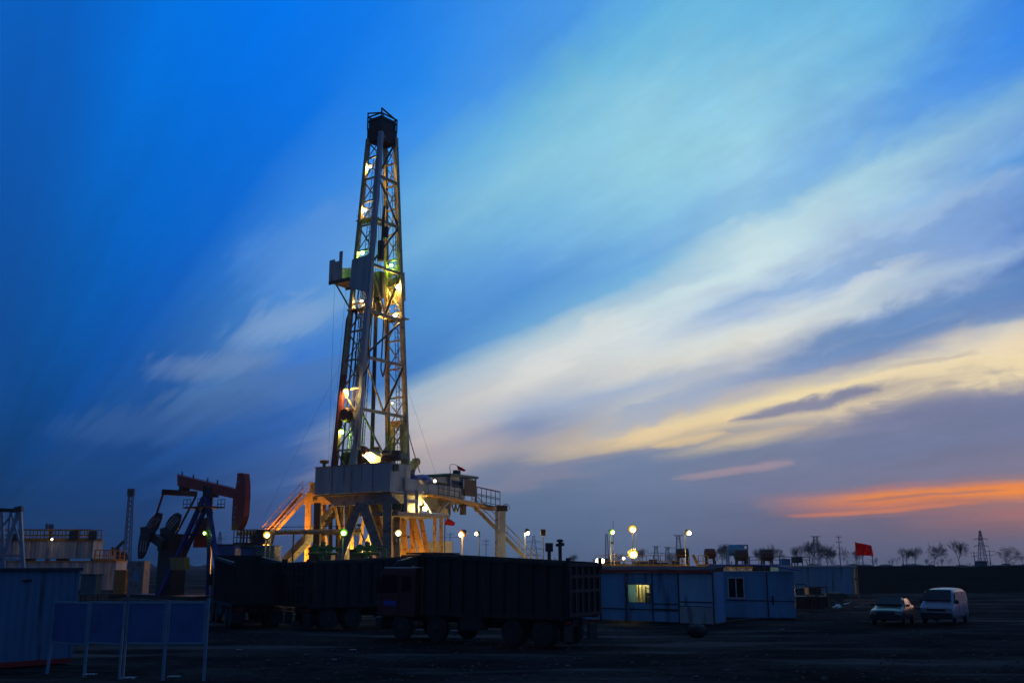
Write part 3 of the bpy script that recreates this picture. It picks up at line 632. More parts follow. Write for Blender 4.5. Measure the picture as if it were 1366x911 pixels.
# floor plate and tapered girder under it
m = MB(); m.obox(W(0, .1, ZF - .12), UX * (UL - .1), VX * 9.6, (0, 0, .12)); sp('floor_plate', m, 'grate')
gl = (onV(432, 656, .6) - O0).dot(UX); zb = onV(470, 674, .6).z
m = MB(); f0 = [W(.2, .5, ZF - .125), W(gl, .5, ZF - .125), W(gl - 1.6, .5, zb), W(.2, .5, zb)]
m.prism(f0, VX * .35); sp('floor_girder', m, 'sub')
m = MB(); m.prism([p + VX * 8.2 for p in f0], VX * .35); sp('floor_girder', m, 'sub')
m = MB()
for s in (.2, 2.2, 4.6, 6.2): m.obox(W(s, .9, zb + .1), UX * .35, VX * 7.7, (0, 0, ZF - .14 - zb - .1))
m.build_each('floor_beam', M['sub'], sub)
m = MB()
for px, py in ((483, 655), (512, 653)):
    q = onV(px, py, .3); m.prism([q, q + UX * -1.9 + Vector((0, 0, -1.2)), q + UX * -.6 + Vector((0, 0, -1.25)), q + UX * .5], VX * .16)
m.build_each('girder_bracket', M['sub'], sub)
# legs: photo top, photo bottom, distance
def leg(x1, y1, x2, y2, Y, w, mname, Yb=None, d=None):
    t = P(x1, y1, Y); b = P(x2, y2, Yb or Y); k = (.05 - t.z) / (b.z - t.z); sp('support_leg', MB().beam(t, t + (b - t) * k, w, d or w, (0, 1, 0)), mname)
for a in ((484, 671, 511, 748, 89, .8, 'sub'), (499, 671, 515, 748, 90, .62, 'yellow'), (480, 671, 453, 748, 90, .62, 'sub'), (475, 671, 449, 748, 93, .5, 'yellow'),
          (508, 671, 506, 748, 93, .4, 'brace'), (517, 671, 517, 748, 88.5, .75, 'sub'), (530, 676, 529, 748, 91, .55, 'sub'), (463, 671, 464, 748, 97, .4, 'dark'), (451, 671, 451, 748, 98, .4, 'dark'),
          (536, 684, 542, 748, 93, .5, 'yellow'), (549.5, 684, 551.5, 748, 95, .5, 'yellow'), (549, 684, 566, 748, 94, .52, 'yellow'), (559.5, 684, 572.5, 748, 97, .45, 'yellow'),
          (580, 687, 580, 748, 99, .34, 'brace'), (588.5, 687, 588.5, 748, 100, .34, 'brace'), (441, 671, 441, 748, 99, .35, 'dark'), (433, 671, 431, 748, 99, .3, 'yellow'), (456, 671, 457, 748, 99, .3, 'yellow'), (468, 671, 470, 748, 98, .34, 'yellow'), (488, 671, 478, 748, 100, .3, 'yellow'), (494, 671, 500, 748, 100, .34, 'yellow'), (511, 671, 509, 748, 96, .42, 'brace'), (525, 676, 521, 748, 98, .3, 'yellow'), (533, 676, 536, 748, 99, .35, 'sub'), (474, 671, 462, 748, 97.5, .26, 'brace'), (446, 671, 462, 748, 97, .22, 'yellow'), (497, 671, 489, 748, 98.5, .26, 'brace'), (505, 671, 493, 748, 97.5, .26, 'yellow'), (530, 676, 512, 748, 97, .26, 'brace'), (428, 671, 440, 748, 98, .2, 'brace'), (543, 684, 534, 748, 97.5, .3, 'yellow'), (424, 671, 422, 748, 95, .6, 'dark')):
    leg(*a)
for a in ((515, 676, 536, 676, 89, .5, 'green'), (502, 720, 529, 720, 90, .35, 'sub'), (538, 735, 551, 735, 94, .4, 'yellow'), (470, 700, 482, 700, 93, .18, 'dark'), (428, 712, 480, 712, 96, .25, 'dark'), (445, 690, 470, 676, 98, .2, 'yellow'), (488, 722, 512, 690, 99, .2, 'yellow'), (455, 735, 500, 735, 98, .3, 'sub'), (430, 684, 460, 684, 99, .22, 'yellow'), (505, 684, 535, 684, 97, .25, 'yellow'), (537, 716, 551, 716, 95, .2, 'dark'), (478, 700, 486, 722, 94, .12, 'dark')):
    sp('cross_beam', MB().beam(P(a[0], a[1], a[4]), P(a[2], a[3], a[4]), a[5]), a[6])
# hanging wellhead gear below the floor: stack of preventers and pipes
m = MB(); bx = P(503, 674, 92)
for x, r, y0, y1 in ((470, .12, 671, 700), (476, .16, 671, 690), (491, .1, 671, 684), (494, .14, 671, 688), (457, .14, 671, 730), (524, .1, 676, 720), (526.5, .12, 676, 748), (535, .12, 672, 690)):
    m.tube(P(x, y0, 94), P(x, y1, 94), r, n=7)
m.build_each('hanging_pipe', M['brace'], sub)
m = MB(); t = P(523, 690, 92); m.lathe((t.x, t.y, .3), (0, 0, 1), [(0, .5), (.4, .5), (.5, .8), (1.4, .8), (1.5, .45), (2.2, .45), (2.3, .9), (3.4, .9), (3.5, .4), (6.5, .35)], 12); sp('blowout_preventer', m, 'sub')
# floor side (right of the windwall): sheets running back to the doghouse
US = -.25
def vz(px, py, u=US): p = onU(px, py, u); return (p - O0).dot(VX), p.z
def side_panel(px0, yt0, yb0, px1, yt1, yb1, mname, u=US, th=.1, name='side_panel'):
    q = [onU(px0, yt0, u), onU(px1, yt1, u), onU(px1, yb1, u), onU(px0, yb0, u)]
    return sp(name, MB().prism(q, UX * th), mname)
side_panel(540.5, 637, 653, 563, 641, 657, 'wall2'); side_panel(563.3, 644, 656, 592, 647, 662, 'wall2'); side_panel(592.3, 647.5, 662, 619, 652, 668, 'wall2', u=-.2)
side_panel(541, 653.5, 656, 577, 658.5, 661.5, 'sub', u=-.4, name='floor_edge_beam')
side_panel(577, 658, 661, 668, 676.5, 680.5, 'yellow', u=-.9, th=1.4, name='catwalk_floor')
m = MB()
for px in (541, 556): m.beam(onU(px, 654, -.3), onU(px, 684, -.3), .3)
m.beam(onU(541, 668, -.35), onU(557, 669, -.35), .3); m.beam(onU(598, 664, -.3), onU(600, 687, -.3), .22); m.beam(onU(586, 683, -.3), onU(601, 667, -.3), .16); m.beam(onU(565, 667, -.3), onU(575, 683, -.3), .14)
m.build_each('platform_hanger', M['wall2'], sub)
m = MB(); p, q = onU(531, 682, -.6), onU(600, 686, -.6); m.prism([p, q, q - Vector((0, 0, .35)), p - Vector((0, 0, .35))], UX * 4.5); sp('lower_platform', m, 'sub')
m = MB(); p, q = onU(566, 673, 1.2), onU(597, 677, 1.2); m.lathe(p, q - p, [(0, .3), (.15, .62), ((q - p).length - .15, .62), ((q - p).length, .3)], 12); sp('air_tank', m, 'sub')
m = MB(); m.obox(onU(543, 664, .6), VX * 2.0, UX * 1.6, (0, 0, -1.3)); sp('control_box', m, 'dark')
m = MB()
for i in range(4):
    a_ = onU(603 + i * 5, 672, -.3); b_ = onU(608 + i * 5, 673, -.3); c_2 = (a_ + b_) / 2 - Vector((0, 0, .7 if i != 3 else .2)); m.path([a_, c_2 + (a_ - c_2) * .3, c_2, c_2 + (b_ - c_2) * .3, b_], .06, 5)
m.obox(onU(618, 668, -.1), VX * .5, UX * .4, (0, 0, -1.3)); sp('hanging_cable', m, 'dark')
# catwalk railings
def railing(pts_u, u, nposts, h=1.1, mname='dark', r=.035, parent=sub, name='railing'):
    (x0, y0), (x1, y1) = pts_u; m = MB(); a_ = onU(x0, y0, u); b_ = onU(x1, y1, u)
    for k in (.0, .5, 1.0): m.tube(a_ + Vector((0, 0, h * k)), b_ + Vector((0, 0, h * k)), r, n=5)
    for i in range(nposts + 1): q = a_ + (b_ - a_) * (i / nposts); m.tube(q, q + Vector((0, 0, h)), r, n=5)
    return m.build(name, M[mname], parent)
railing(((585, 658.5), (620, 664.5)), -.95, 5, 1.05); railing(((636, 670.5), (667, 677)), -.95, 5, 1.5); railing(((636, 668), (667, 674)), .5, 5, 1.4)
# lamp above the lower platform, floor lamp and orange work lamp
floodlight(sub, onU(567, 678, -.1), 'bigwarm', .26, (0, -1, -.3), name='work_lamp')
pf = P(487.5, 610, 92.2)
floodlight(sub, pf, 'floor', .4, (.55, .12, .8), name='work_lamp')
floodlight(sub, P(355, 752, 96.4), 'sod2', .36, (.8, .2, .8), bracket=P(355, 770, 96.4), name='work_lamp')
floodlight(sub, P(572, 756, 91), 'sod_fill', .2, (-.4, .6, .8), bracket=P(572, 775, 91), name='work_lamp')  # unseen lamp, added to brighten the yellow legs on the right
floodlight(sub, P(484, 742, 95.5), 'bigwarm', .34, (.1, .6, .8), name='work_lamp')  # lamp added under the floor to light the back legs
# drawworks and wheels on the floor, seen over the windwall
dw = thing('drawworks', 'brightly lit winch with round drums behind the front windwall of the rig floor', 'winch', W(3, 2.2, ZF))
def lathe_px(px, py, v, r, w, mname, name, th, hub=True):
    p = onV(px, py, v); m = MB(); m.lathe(p - VX * w / 2, VX, [(0, r), (w, r)] if not hub else [(0, r * .5), (.02, r), (w - .02, r), (w, r * .5)], 16); return m.build(name, M[mname], th)
lathe_px(476, 611, 1.6, .85, .5, 'darkred', 'drum', dw); lathe_px(483.5, 603.5, 2.0, .62, .5, 'mastred', 'drum', dw); lathe_px(463, 612, 1.8, .7, .4, 'dark', 'drum', dw)
m = MB(); a_ = onV(488, 609, 2.2); b_ = onV(507, 614, 2.2); m.prism([a_ + Vector((0, 0, .6)), b_ + Vector((0, 0, .3)), b_ - Vector((0, 0, 3.6)), a_ - Vector((0, 0, 3.8))], VX * 1.2); m.build('winch_cover', M['brace'], dw)
ct = thing('casing_tongs', 'dark round tool hanging over the right part of the rig floor', 'tongs', W(1.2, 2, ZF))
m = MB(); p = onV(519, 610, 1.2); m.ball(p, .5, 12, 8, (1.6, 1, .8)); m.smooth(); m.build('tong_body', M['darkred'], ct)
m = MB()
for px in (511, 526): q = onV(px, 614, 1.2); m.cbox(q - UX * .4, UX * .8, VX * .5, (0, 0, .9), .1)
for px in (511, 519, 526): q = onV(px, 614, 1.2); m.tube(q, Vector((q.x, q.y, ZF)), .09, n=6)
m.build('tong_stand', M['dark'], ct)
# beacon on the windwall corner
be = thing('mushroom_vent', 'small mushroom vent on the top left corner of the windwall', 'vent', onV(432.5, 620, .5)); p = be.location
m = MB(); m.lathe((p.x, p.y, ZW - .3), (0, 0, 1), [(0, .16), (.7, .16), (.75, .38), (.95, .45), (1.05, .3)], 10); m.build('vent_cap', M['rail'], be); MB().tube((p.x, p.y, ZF), (p.x, p.y, ZW - .3), .08).build('vent_pipe', M['rail'], be)
# hydraulic winch leaning at the right corner
wn = thing('air_winch', 'yellowish air winch with a round drum leaning beside the right mast leg', 'winch', onU(550, 632, 1.5))
m = MB(); m.beam(onU(545, 632, 1.2), onU(553, 617, 1.2), .7, .5); m.beam(onU(550, 636, 1.2), onU(551, 622, 1.2), .4); m.build('winch_frame', M['brace'], wn)
m = MB(); p = onU(555, 616, 1.0); m.lathe(p - UX * .3, UX, [(0, .25), (.05, .36), (.55, .36), (.6, .25)], 14); m.build('drum', M['brace'], wn)
m = MB(); m.beam(onU(545, 632, 1.2), onU(545, 652, 1.2), .5); m.build('pedestal', M['brace'], wn)
# tarpaulin heap
tp = MB(); p = onU(556, 640, .8); tp.ball(p + VX * .5 - Vector((0, 0, .1)), 1.0, 16, 10, (1.2, 2.0, .6)); 
for v_ in tp.v: v_ += Vector((random.uniform(-.06, .06), random.uniform(-.06, .06), random.uniform(-.06, .06)))
tp.smooth(); tag(tp.build('tarpaulin', M['tarp']), 'blue tarpaulin heaped over gear at the right edge of the rig floor', 'tarpaulin')
# doghouse
dh = thing('doghouse_cabin', 'small flat roofed cabin with an open porch at the end of the rig floor', 'cabin', onU(610, 655, 0))
v0, z0_ = vz(601, 655); v1, _ = vz(618.5, 655); zr0 = onU(601, 634.5, -.2).z; zr1 = zr0
b0 = onU(601, 655, -.1); b1 = onU(618.5, 659, -.1)
m = MB(); m.obox((b0.x, b0.y, ZF - .6), VX * (v1 - v0), UX * 2.4, (0, 0, zr0 - ZF + .6)); m.build('wall', M['white'], dh)
m = MB(); q0 = onU(603, 640, -.13); q1 = onU(616, 643, -.13); m.prism([q0, q1, q1 - Vector((0, 0, 1.3)), q0 - Vector((0, 0, 1.3))], UX * -.02); m.build('window', M['glass'], dh)
v2 = vz(635, 655)[0]
m = MB(); m.obox(O0 + UX * -.4 + VX * (v0 - .2) + Vector((0, 0, zr0 + .004)), VX * (v2 - v0 + .4), UX * 3, (0, 0, .22)); m.build('roof', M['teal'], dh)
m = MB()
for u_ in (-.2, 2.2): m.beam(O0 + UX * u_ + VX * v2 + Vector((0, 0, ZF - 1.2)), O0 + UX * u_ + VX * v2 + Vector((0, 0, zr0)), .16)
m.build_each('porch_post', M['white'], dh)
m = MB(); q = onU(620, 661, -.5); m.obox((q.x, q.y, q.z), VX * (v2 - v1 - .2), UX * .1, (0, 0, 1.6)); m.build('porch_panel', M['wood'], dh)
m = MB(); m.tube(onU(601, 636, .5), onU(600, 622, .5), .035, n=5); m.path([onU(600, 622, .5), onU(601, 619.5, .5), onU(604, 619, .5), onU(609, 620, .5)], .03, 5); m.build('mast_pole', M['whitep'], dh)
m = MB(); p = onU(612, 632, .5); m.cbox(p - VX * .4, VX * .8, UX * .5, (0, 0, .35), .1); m.tube(p, (p.x, p.y, zr0), .05); m.build('roof_siren', M['dark'], dh)
# dark sloped awning between tarp and cabin
aw = thing('awning_roof', 'pale sheet awning sloping beside the cabin on the rig floor', 'awning', onU(585, 650, 1))
m = MB(); m.prism([onU(570, 637, .2), onU(600, 636, .2), onU(600, 647, .2), onU(572, 640, .2)], UX * 2.2); m.build('sheet', M['white'], aw)
m = MB(); 
for px in (573, 598): m.tube(onU(px, 640, .4), onU(px, 656, .4), .06, n=6)
m.build_each('post', M['dark'], aw)
floodl = thing('floor_lamp', 'small pale lamp shining beneath the awning on the rig floor', 'lamp', onU(580, 650, -.1))
floodlight(floodl, onU(580, 641.5, -.05), 'small', .2, (0, -1, -.1), bracket=onU(580, 650, .1), name='lamp_head')
def cloth(a_, b_, c_, d_, nx=12, ny=6, amp=.1, depth=(0, 1, 0)):   # corner order: hoist top, fly top, fly bottom, hoist bottom
    m = MB(); dp = Vector(depth)
    for s in (0, 1):
        for j in range(ny + 1):
            for i in range(nx + 1):
                x = i / nx; y = j / ny; p = (a_ * (1 - x) + b_ * x) * (1 - y) + (d_ * (1 - x) + c_ * x) * y
                m.v.append(p + dp * (amp * x * math.sin(x * 9 + y * 2) + s * .012))
    k = (nx + 1) * (ny + 1)
    for j in range(ny):
        for i in range(nx):
            q = j * (nx + 1) + i; m.f.append((q, q + 1, q + nx + 2, q + nx + 1)); m.f.append((k + q + nx + 1, k + q + nx + 2, k + q + 1, k + q))
    m.sm = True; return m
pY = onU(609, 620, .5).y
tag(cloth(P(609, 620, pY), P(621.5, 626.5, pY), P(620, 629, pY), P(611, 626.5, pY), amp=.2).build('pennant', M['sock']), 'small faded red pennant flying above the cabin roof on the rig', 'flag')
ws = MB(); a_ = P(595, 695, 100); b_ = P(606.5, 699, 100); ws.lathe(a_, b_ - a_, [(0, .34), (.05, .36), ((b_ - a_).length * .6, .26), ((b_ - a_).length, .16)], 12); ws.smooth()
wsk = thing('windsock', 'red windsock blowing right below the rig platform, beside the paired support posts', 'windsock', (a_.x, a_.y, 0))
ws.build('sock', M['sock'], wsk); MB().tube((a_.x - .1, a_.y, 0), (a_.x - .1, a_.y, a_.z + .3), .05).build('pole', M['dark'], wsk)

# --- left stair, landing and orange lit beam
ls = thing('orange_stair', 'steep stair bathed in orange light at the left end of the rig floor', 'stair', P(380, 745, 95))
YL = 98.0
def stair(th, top, bot, Y, width, mname, ntread, rail_h=1.1, dep=(0, 1, 0), strg=.34):
    t = P(*top, Y); b = P(*bot, Y); k = (.1 - t.z) / (b.z - t.z); b = t + (b - t) * k; dv = Vector(dep).normalized() * width; m = MB()
    for o_ in (Vector(), dv): m.beam(t + o_, b + o_, .08, strg, (0, 0, 1))
    m.build_each('stringer', M[mname], th)
    m = MB()
    for i in range(1, ntread): q = t + (b - t) * (i / ntread); m.obox(q + dv * .03 - Vector((.16, 0, 0)), (.32, 0, 0), dv * .94, (0, 0, .05))
    m.build('tread', M[mname], th)
    m = MB()
    for o_ in (dv * .02, dv * .98):
        for hh in (rail_h, rail_h * .5): m.tube(t + o_ + Vector((0, 0, hh)), b + o_ + Vector((0, 0, hh)), .035, n=5)
        for i in range(0, ntread + 1, 5): q = t + (b - t) * (i / ntread) + o_; m.tube(q, q + Vector((0, 0, rail_h)), .03, n=5)
    m.build('handrail', M[mname], th); return t, b
stair(ls, (414, 657), (341, 739), YL - .6, 1.05, 'yellow', 38, 1.1, (-.85, .5, 0), .3)
m = MB(); a_ = P(405, 657, YL); b_ = P(440, 660, YL - 1); m.obox(P(408, 657, YL), P(440, 657, YL) - P(408, 657, YL), (0, 1.4, 0), (0, 0, -.1)); m.build('landing', M['yellow'], ls)
m = MB(); a_ = P(413, 643, YL); b_ = P(424, 644, YL)
m.prism([a_, b_, P(424, 657, YL), P(413, 657, YL)], (0, .06, 0)); m.build('landing_guard', M['yellow'], ls)
m = MB(); m.prism([P(408, 659, YL - .3), P(441, 660, YL - .3), P(441, 672.5, YL - .3), P(405, 672.5, YL - .3)], (0, .35, 0)); bm_ = sp('end_beam', m, 'yellow')
# painted marks on the end beam, too small to read beyond two strokes
m = MB(); y_ = YL - .31
for s in (((417, 664.5), (419.5, 664.5)), ((419.5, 664.5), (417.5, 667.5)), ((417.2, 667.5), (419.6, 667.5)), ((420.6, 664.2), (422.8, 664.2)), ((422.8, 664.2), (421.2, 667.8))):
    m.beam(P(*s[0], y_), P(*s[1], y_), .07, .07, (0, 1, 0))
m.build('painted_number', M['trim'], bm_)
m = MB()
for x0, w_ in ((409, 6), (412.5, 6)): pass
m.beam(P(411.5, 672, YL), P(410, 760, YL), .55); sp('support_leg', m, 'yellow')
m = MB(); m.beam(P(428, 672, YL + 1), P(426, 760, YL + 1), .5); sp('support_leg', m, 'sub')
# wide pipe ramp beneath, and the long flow line
rp = thing('pipe_ramp', 'wide sloping pipe ramp running down to the left under the rig floor', 'ramp', P(380, 745, 97))
t = P(442, 676, 97); b = P(374, 748, 94); k = (.1 - t.z) / (b.z - t.z); b = t + (b - t) * k; dv = Vector((.12, 1.0, 0)) * 1.9
m = MB(); m.hexa([t, b, b + dv, t + dv, t + Vector((0, 0, .12)), b + Vector((0, 0, .12)), b + dv + Vector((0, 0, .12)), t + dv + Vector((0, 0, .12))]); m.build('ramp_plate', M['yellow'], rp)
m = MB()
for o_ in (Vector((0, -.15, 0)), dv + Vector((0, .02, 0))): m.beam(t + o_ - Vector((0, 0, .3)), b + o_ - Vector((0, 0, .3)), .12, .55)
for i in range(1, 22): q = t + (b - t) * (i / 22); m.beam(q - Vector((0, 0, .35)), q + dv - Vector((0, 0, .35)), .1)
m.build('ramp_beam', M['sub'], rp)
fl_ = thing('flow_line', 'long horizontal pipe running left from under the rig floor', 'pipe', P(400, 745, 93))
m = MB(); a_ = P(316, 711, 90); b_ = P(482, 708, 93); m.tube(a_, b_, .22, n=10); m.build('pipe_run', M['brace'], fl_)
m = MB()
for s in (.12, .45, .8): q = a_ + (b_ - a_) * s; m.beam(q, (q.x, q.y, .02), .12)
m.build_each('pipe_support', M['dark'], fl_)
m = MB(); m.tube(a_ + Vector((2, .3, .5)), b_ + Vector((0, .3, .5)), .03, n=5)
for s in (.3, .6, .9): q = a_ + (b_ - a_) * s + Vector((0, .3, 0)); m.tube(q, q + Vector((0, 0, .5)), .025, n=5)
m.build('cable_rail', M['dark'], fl_)
# --- right stair and its column
rs = thing('yellow_stair', 'pale yellow stair descending to the right from the end of the rig catwalk', 'stair', P(690, 740, 109))
YR = onU(640, 675, -.5).y
stair(rs, (629, 672), (692, 735), YR + 1.5, 1.1, 'brace', 38, 1.3)
rc = thing('catwalk_column', 'tall square pale green column carrying the far end of the catwalk', 'column', P(670, 752, YR + 1))
yc = YR + .2
m = MB(); a_ = P(666, 680, yc); b_ = P(674.5, 680, yc); w_ = (b_ - a_).x
m.box(a_.x, a_.x + w_, yc, yc + .8, 0.02, a_.z); m.build('post', M['colgreen'], rc)
m = MB(); a_ = P(660.5, 679, yc + .5); m.box(a_.x, a_.x + .35, yc + .5, yc + .9, .02, a_.z); m.build('post', M['colgreen'], rc)
m = MB(); c2 = P(669, 678, yc); m.cbox(c2 - Vector((.5, .1, .25)), (1.1, 0, 0), (0, .9, 0), (0, 0, .55), .08)
for i in range(9): 
    an = i / 8 * math.pi * 1.5 - .6; q = c2 + Vector((.45 + .35 * math.cos(an), 0, .1 + .35 * math.sin(an)))
    if i: m.tube(pq, q, .03, n=4)
    pq = q
m.build('column_head', M['dark'], rc)
wr = P(612.5, 690, 100)
# ------------------------------------------------------------------ pumpjack
BX = Vector((.75, -.66, 0)).normalized(); EX = Vector((.66, .75, 0)).normalized()
PC = P(276, 657, 80); PK = 80 / F * 1.0
pj = thing('pumpjack', 'red and blue pumpjack with its horse head lowered, standing left of the drilling rig', 'pumpjack', (PC.x, PC.y, 0))
def J(b, e, z): return Vector((PC.x, PC.y, 0)) + BX * b + EX * e + Vector((0, 0, z))
def pz(px, py, e=0): q = PL(px, py, Vector((PC.x, PC.y, 0)) + EX * e, BX); return q
def jprism(pts, e, th, name, mname, parent=pj, bevel=0):
    q = [pz(x, y, e) for x, y in pts]; return MB().prism(q, EX * th).build(name, M[mname], parent, bevel)
beam_ = jprism([(236, 633), (314, 652), (312, 665), (236.5, 648)], -.25, .5, 'walking_beam', 'pjred', bevel=.03)
m = MB()
for px, py in ((243, 634), (258, 637.8), (277, 642.4), (290, 645.5)): q = pz(px, py - 1, 0); m.tube(q - Vector((0, 0, .1)), q + Vector((0, 0, .25)), .06)
m.tube(pz(236, 632, .15), pz(312, 650.5, .15), .03); m.build_each('lifting_eye', M['dark'], beam_)
hh = jprism([(316.5, 631), (321, 630.5), (325.5, 631.5), (327, 645), (327, 662), (325, 688), (322, 698), (317.5, 707), (308.5, 707), (309, 690), (310.5, 665), (315, 646)], -.25, .5, 'horse_head', 'pjred', bevel=.02)
m = MB()
for px, py in ((318, 642.5), (314, 677), (312.5, 683), (312, 690), (311.7, 696)): q = pz(px, py, -.26); m.lathe(q, EX, [(0, .11), (.012, .11)], 10)
m.build('head_hole', M['conteal'], hh)
m = MB()
for e in (-.2, .2): m.tube(pz(326, 690, e), pz(323, 724, e), .02, n=4)
m.build('bridle_cable', M['dark'], hh)
jprism([(271, 647), (282, 650), (283, 663), (270, 663)], -.3, .6, 'saddle_bearing', 'pjdark')
jprism([(239, 648), (245, 649), (244, 655), (238, 655)], -.3, .6, 'tail_bearing', 'pjdark')
q = pz(239.5, 654); q2 = pz(239.5, 661); m = MB(); m.cbox(q2 - EX * 1.55 - BX * .2, EX * 3.1, BX * .4, (0, 0, (q - q2).length), .06); m.build('equalizer', M['darkred'], pj)
for e, pts in ((-1.5, (202, 706)), (1.5, (235, 712))):
    a_ = q2 + EX * e; b_ = pz(*pts, e); MB().beam(a_, b_, .13).build('pitman_arm', M['pjred' if e < 0 else 'pjdark'], pj)
# samson post: two front legs, two raking back legs
top = pz(277, 663)
for x1, y1, x2, y2, e, w in ((281, 664, 288, 742, -.6, .34), (279, 664, 279, 742, .7, .3), (273, 664, 243, 727, -.6, .3), (277, 666, 250, 730, .7, .3)):
    a_ = top + EX * e * .35 + BX * ((x1 - 277) * .05); b_ = pz(x2, y2, e); k = (.7 - a_.z) / (b_.z - a_.z); MB().beam(a_, a_ + (b_ - a_) * k, w).build('post_leg', M['pjblue'], pj)
m = MB()
for s in (.25, .5, .75):
    pa, pb = pz(281 + 7 * s, 664 + 78 * s, -.6), pz(279, 664 + 78 * s, .7); m.beam(pa, pb, .15)
    pa, pb = pz(273 - 30 * s, 664 + 63 * s, -.6), pz(277 - 27 * s, 666 + 64 * s, .7); m.beam(pa, pb, .15)
m.build('cross_brace', M['pjblue'], pj)
pl = pz(272, 678); m = MB(); m.obox(pl - BX * 1.5 - EX * .9, BX * 3.0, EX * 1.8, (0, 0, .12)); plat = m.build('service_platform', M['dark'], pj)
m = MB()
for s in (-.9, .9):
    for b0, b1 in ((-1.6, -.5), (.5, 1.5)):
        for hh_ in (.35, .7): m.tube(pl + BX * b0 + EX * s + Vector((0, 0, hh_)), pl + BX * b1 + EX * s + Vector((0, 0, hh_)), .03, n=5)
        for k in (0, .5, 1): q = pl + BX * (b0 + (b1 - b0) * k) + EX * s; m.tube(q, q + Vector((0, 0, .7)), .03, n=5)
m.build('railing', M['dark'], plat)
m = MB(); a0 = pz(278.5, 678, -.75); b0 = pz(278.5, 744, -.75)
for s in (-.22, .22): m.tube(a0 + BX * s, b0 + BX * s, .035, n=5)
n_ = 18
for i in range(n_): c_ = a0 + (b0 - a0) * (i / n_); m.tube(c_ - BX * .22, c_ + BX * .22, .025, n=4)
m.build('ladder', M['dark'], pj)
jprism([(262, 692), (276, 690), (276, 730), (257, 730)], .9, .12, 'belt_guard', 'pjred')
# cranks with striped counterweights on both sides of the gearbox
for e, dx in ((-1.35, 0), (1.2, 0)):
    if e < 0:
        up = [(193, 706), (195, 700), (200, 692), (207, 685.5), (211, 683.5), (214.5, 684.5), (213.5, 692), (209, 704), (203, 712), (197, 711)]
        lo = [(186, 714), (198, 711), (200, 716), (196, 728), (192, 739), (188, 745), (183.5, 745), (183.5, 730)]
        jt = [(187, 703), (195, 702), (206, 712), (218, 720), (214, 732), (200, 722), (187, 716)]
    else:
        up = [(219.5, 705), (221, 698), (226, 690), (232, 685), (236, 683.5), (240, 686), (239, 694), (234, 706), (229, 712), (221, 711)]
        lo = [(214.5, 717), (226, 711), (229, 718), (226, 738), (221, 750), (215, 750)]
        jt = [(213, 705), (220, 703), (233, 711), (248, 722), (247, 733), (228, 724), (214, 717)]
    jprism(jt, e + .1, .26, 'crank', 'pjdark')
    for pts in (up, lo):
        w_ = jprism(pts, e - .12, .2, 'counterweight', 'pjdark', bevel=.03)
        m = MB(); cxm = sum(p[0] for p in pts) / len(pts); cym = sum(p[1] for p in pts) / len(pts)
        d_ = (11, -13) if pts is up else (-1.5, 13)
        for k in (-1, 0, 1):
            o_ = (2.6 * k, 2.0 * k) if pts is up else (3.4 * k, .3 * k)
            a_ = (cxm + o_[0] - d_[0] * .55, cym + o_[1] - d_[1] * .55); b_ = (cxm + o_[0] + d_[0] * .55, cym + o_[1] + d_[1] * .55)
            wv = (.55, .4) if pts is up else (.6, 0)
            q = [pz(a_[0] - wv[0], a_[1] - wv[1], e - .14), pz(b_[0] - wv[0], b_[1] - wv[1], e - .14), pz(b_[0] + wv[0], b_[1] + wv[1], e - .14), pz(a_[0] + wv[0], a_[1] + wv[1], e - .14)]
            m.prism(q, EX * .018)
        m.build('painted_stripe', M['pjstripe'], w_)
q0 = pz(224, 716); m = MB(); m.cbox(J(0, 0, 0) * 0 + Vector((q0.x, q0.y, 4.2)) - BX * .2 - EX * .85, BX * 2.2, EX * 1.7, (0, 0, q0.z - 4.0), .15); m.build('gearbox', M['darkred'], pj)
m = MB(); m.obox(Vector((q0.x, q0.y, .7)) - BX * .1 - EX * .7, BX * 2.0, EX * 1.4, (0, 0, 3.5)); m.build('gear_pedestal', M['pjdark'], pj)
jprism([(226, 743), (245, 743), (246, 760), (228, 760)], -1.0, .5, 'motor_guard', 'rail')
m = MB(); a_ = pz(190, 795); m.obox(Vector((a_.x, a_.y, .42)) - EX * 1.1, BX * 9.3, EX * 2.2, (0, 0, .3)); m.build('skid_base', M['chassis'], pj)
m = MB(); m.obox(Vector((a_.x, a_.y, -.05)) - EX * 1.6 - BX * .5, BX * 10.2, EX * 3.2, (0, 0, .46)); tag(m.build('concrete_pad', M['concrete']), 'long pale concrete plinth under the red and blue pumpjack', 'plinth')
floodlight(pj, pz(273, 711, -.9), 'polegreen', .16, (0, -1, -.2), bracket=pz(277, 711, -.6), name='work_lamp')

# ------------------------------------------------------------------ railings and mud tanks on the left
def corr_box(x0, x1, y0, y1, z0, z1, pitch=.3, dep=.05):
    """corrugated box walls"""
    m = MB(); pts = []
    def side(p, q):
        p = Vector(p); q = Vector(q); d = q - p; n_ = max(2, int(d.length / pitch)); nn = Vector((d.y, -d.x, 0)).normalized() * dep
        for i in range(n_):
            for s, o_ in ((0, 0), (.35, 0), (.5, 1), (.85, 1)): pts.append(p + d * ((i + s) / n_) - nn * o_)
    side((x0, y0, 0), (x1, y0, 0)); side((x1, y0, 0), (x1, y1, 0)); side((x1, y1, 0), (x0, y1, 0)); side((x0, y1, 0), (x0, y0, 0))
    k = len(pts); m.v = [Vector((p.x, p.y, z0)) for p in pts] + [Vector((p.x, p.y, z1)) for p in pts]
    m.f = [(i, (i + 1) % k, k + (i + 1) % k, k + i) for i in range(k)] + [tuple(range(k, 2 * k)), tuple(range(k))[::-1]]
    return m
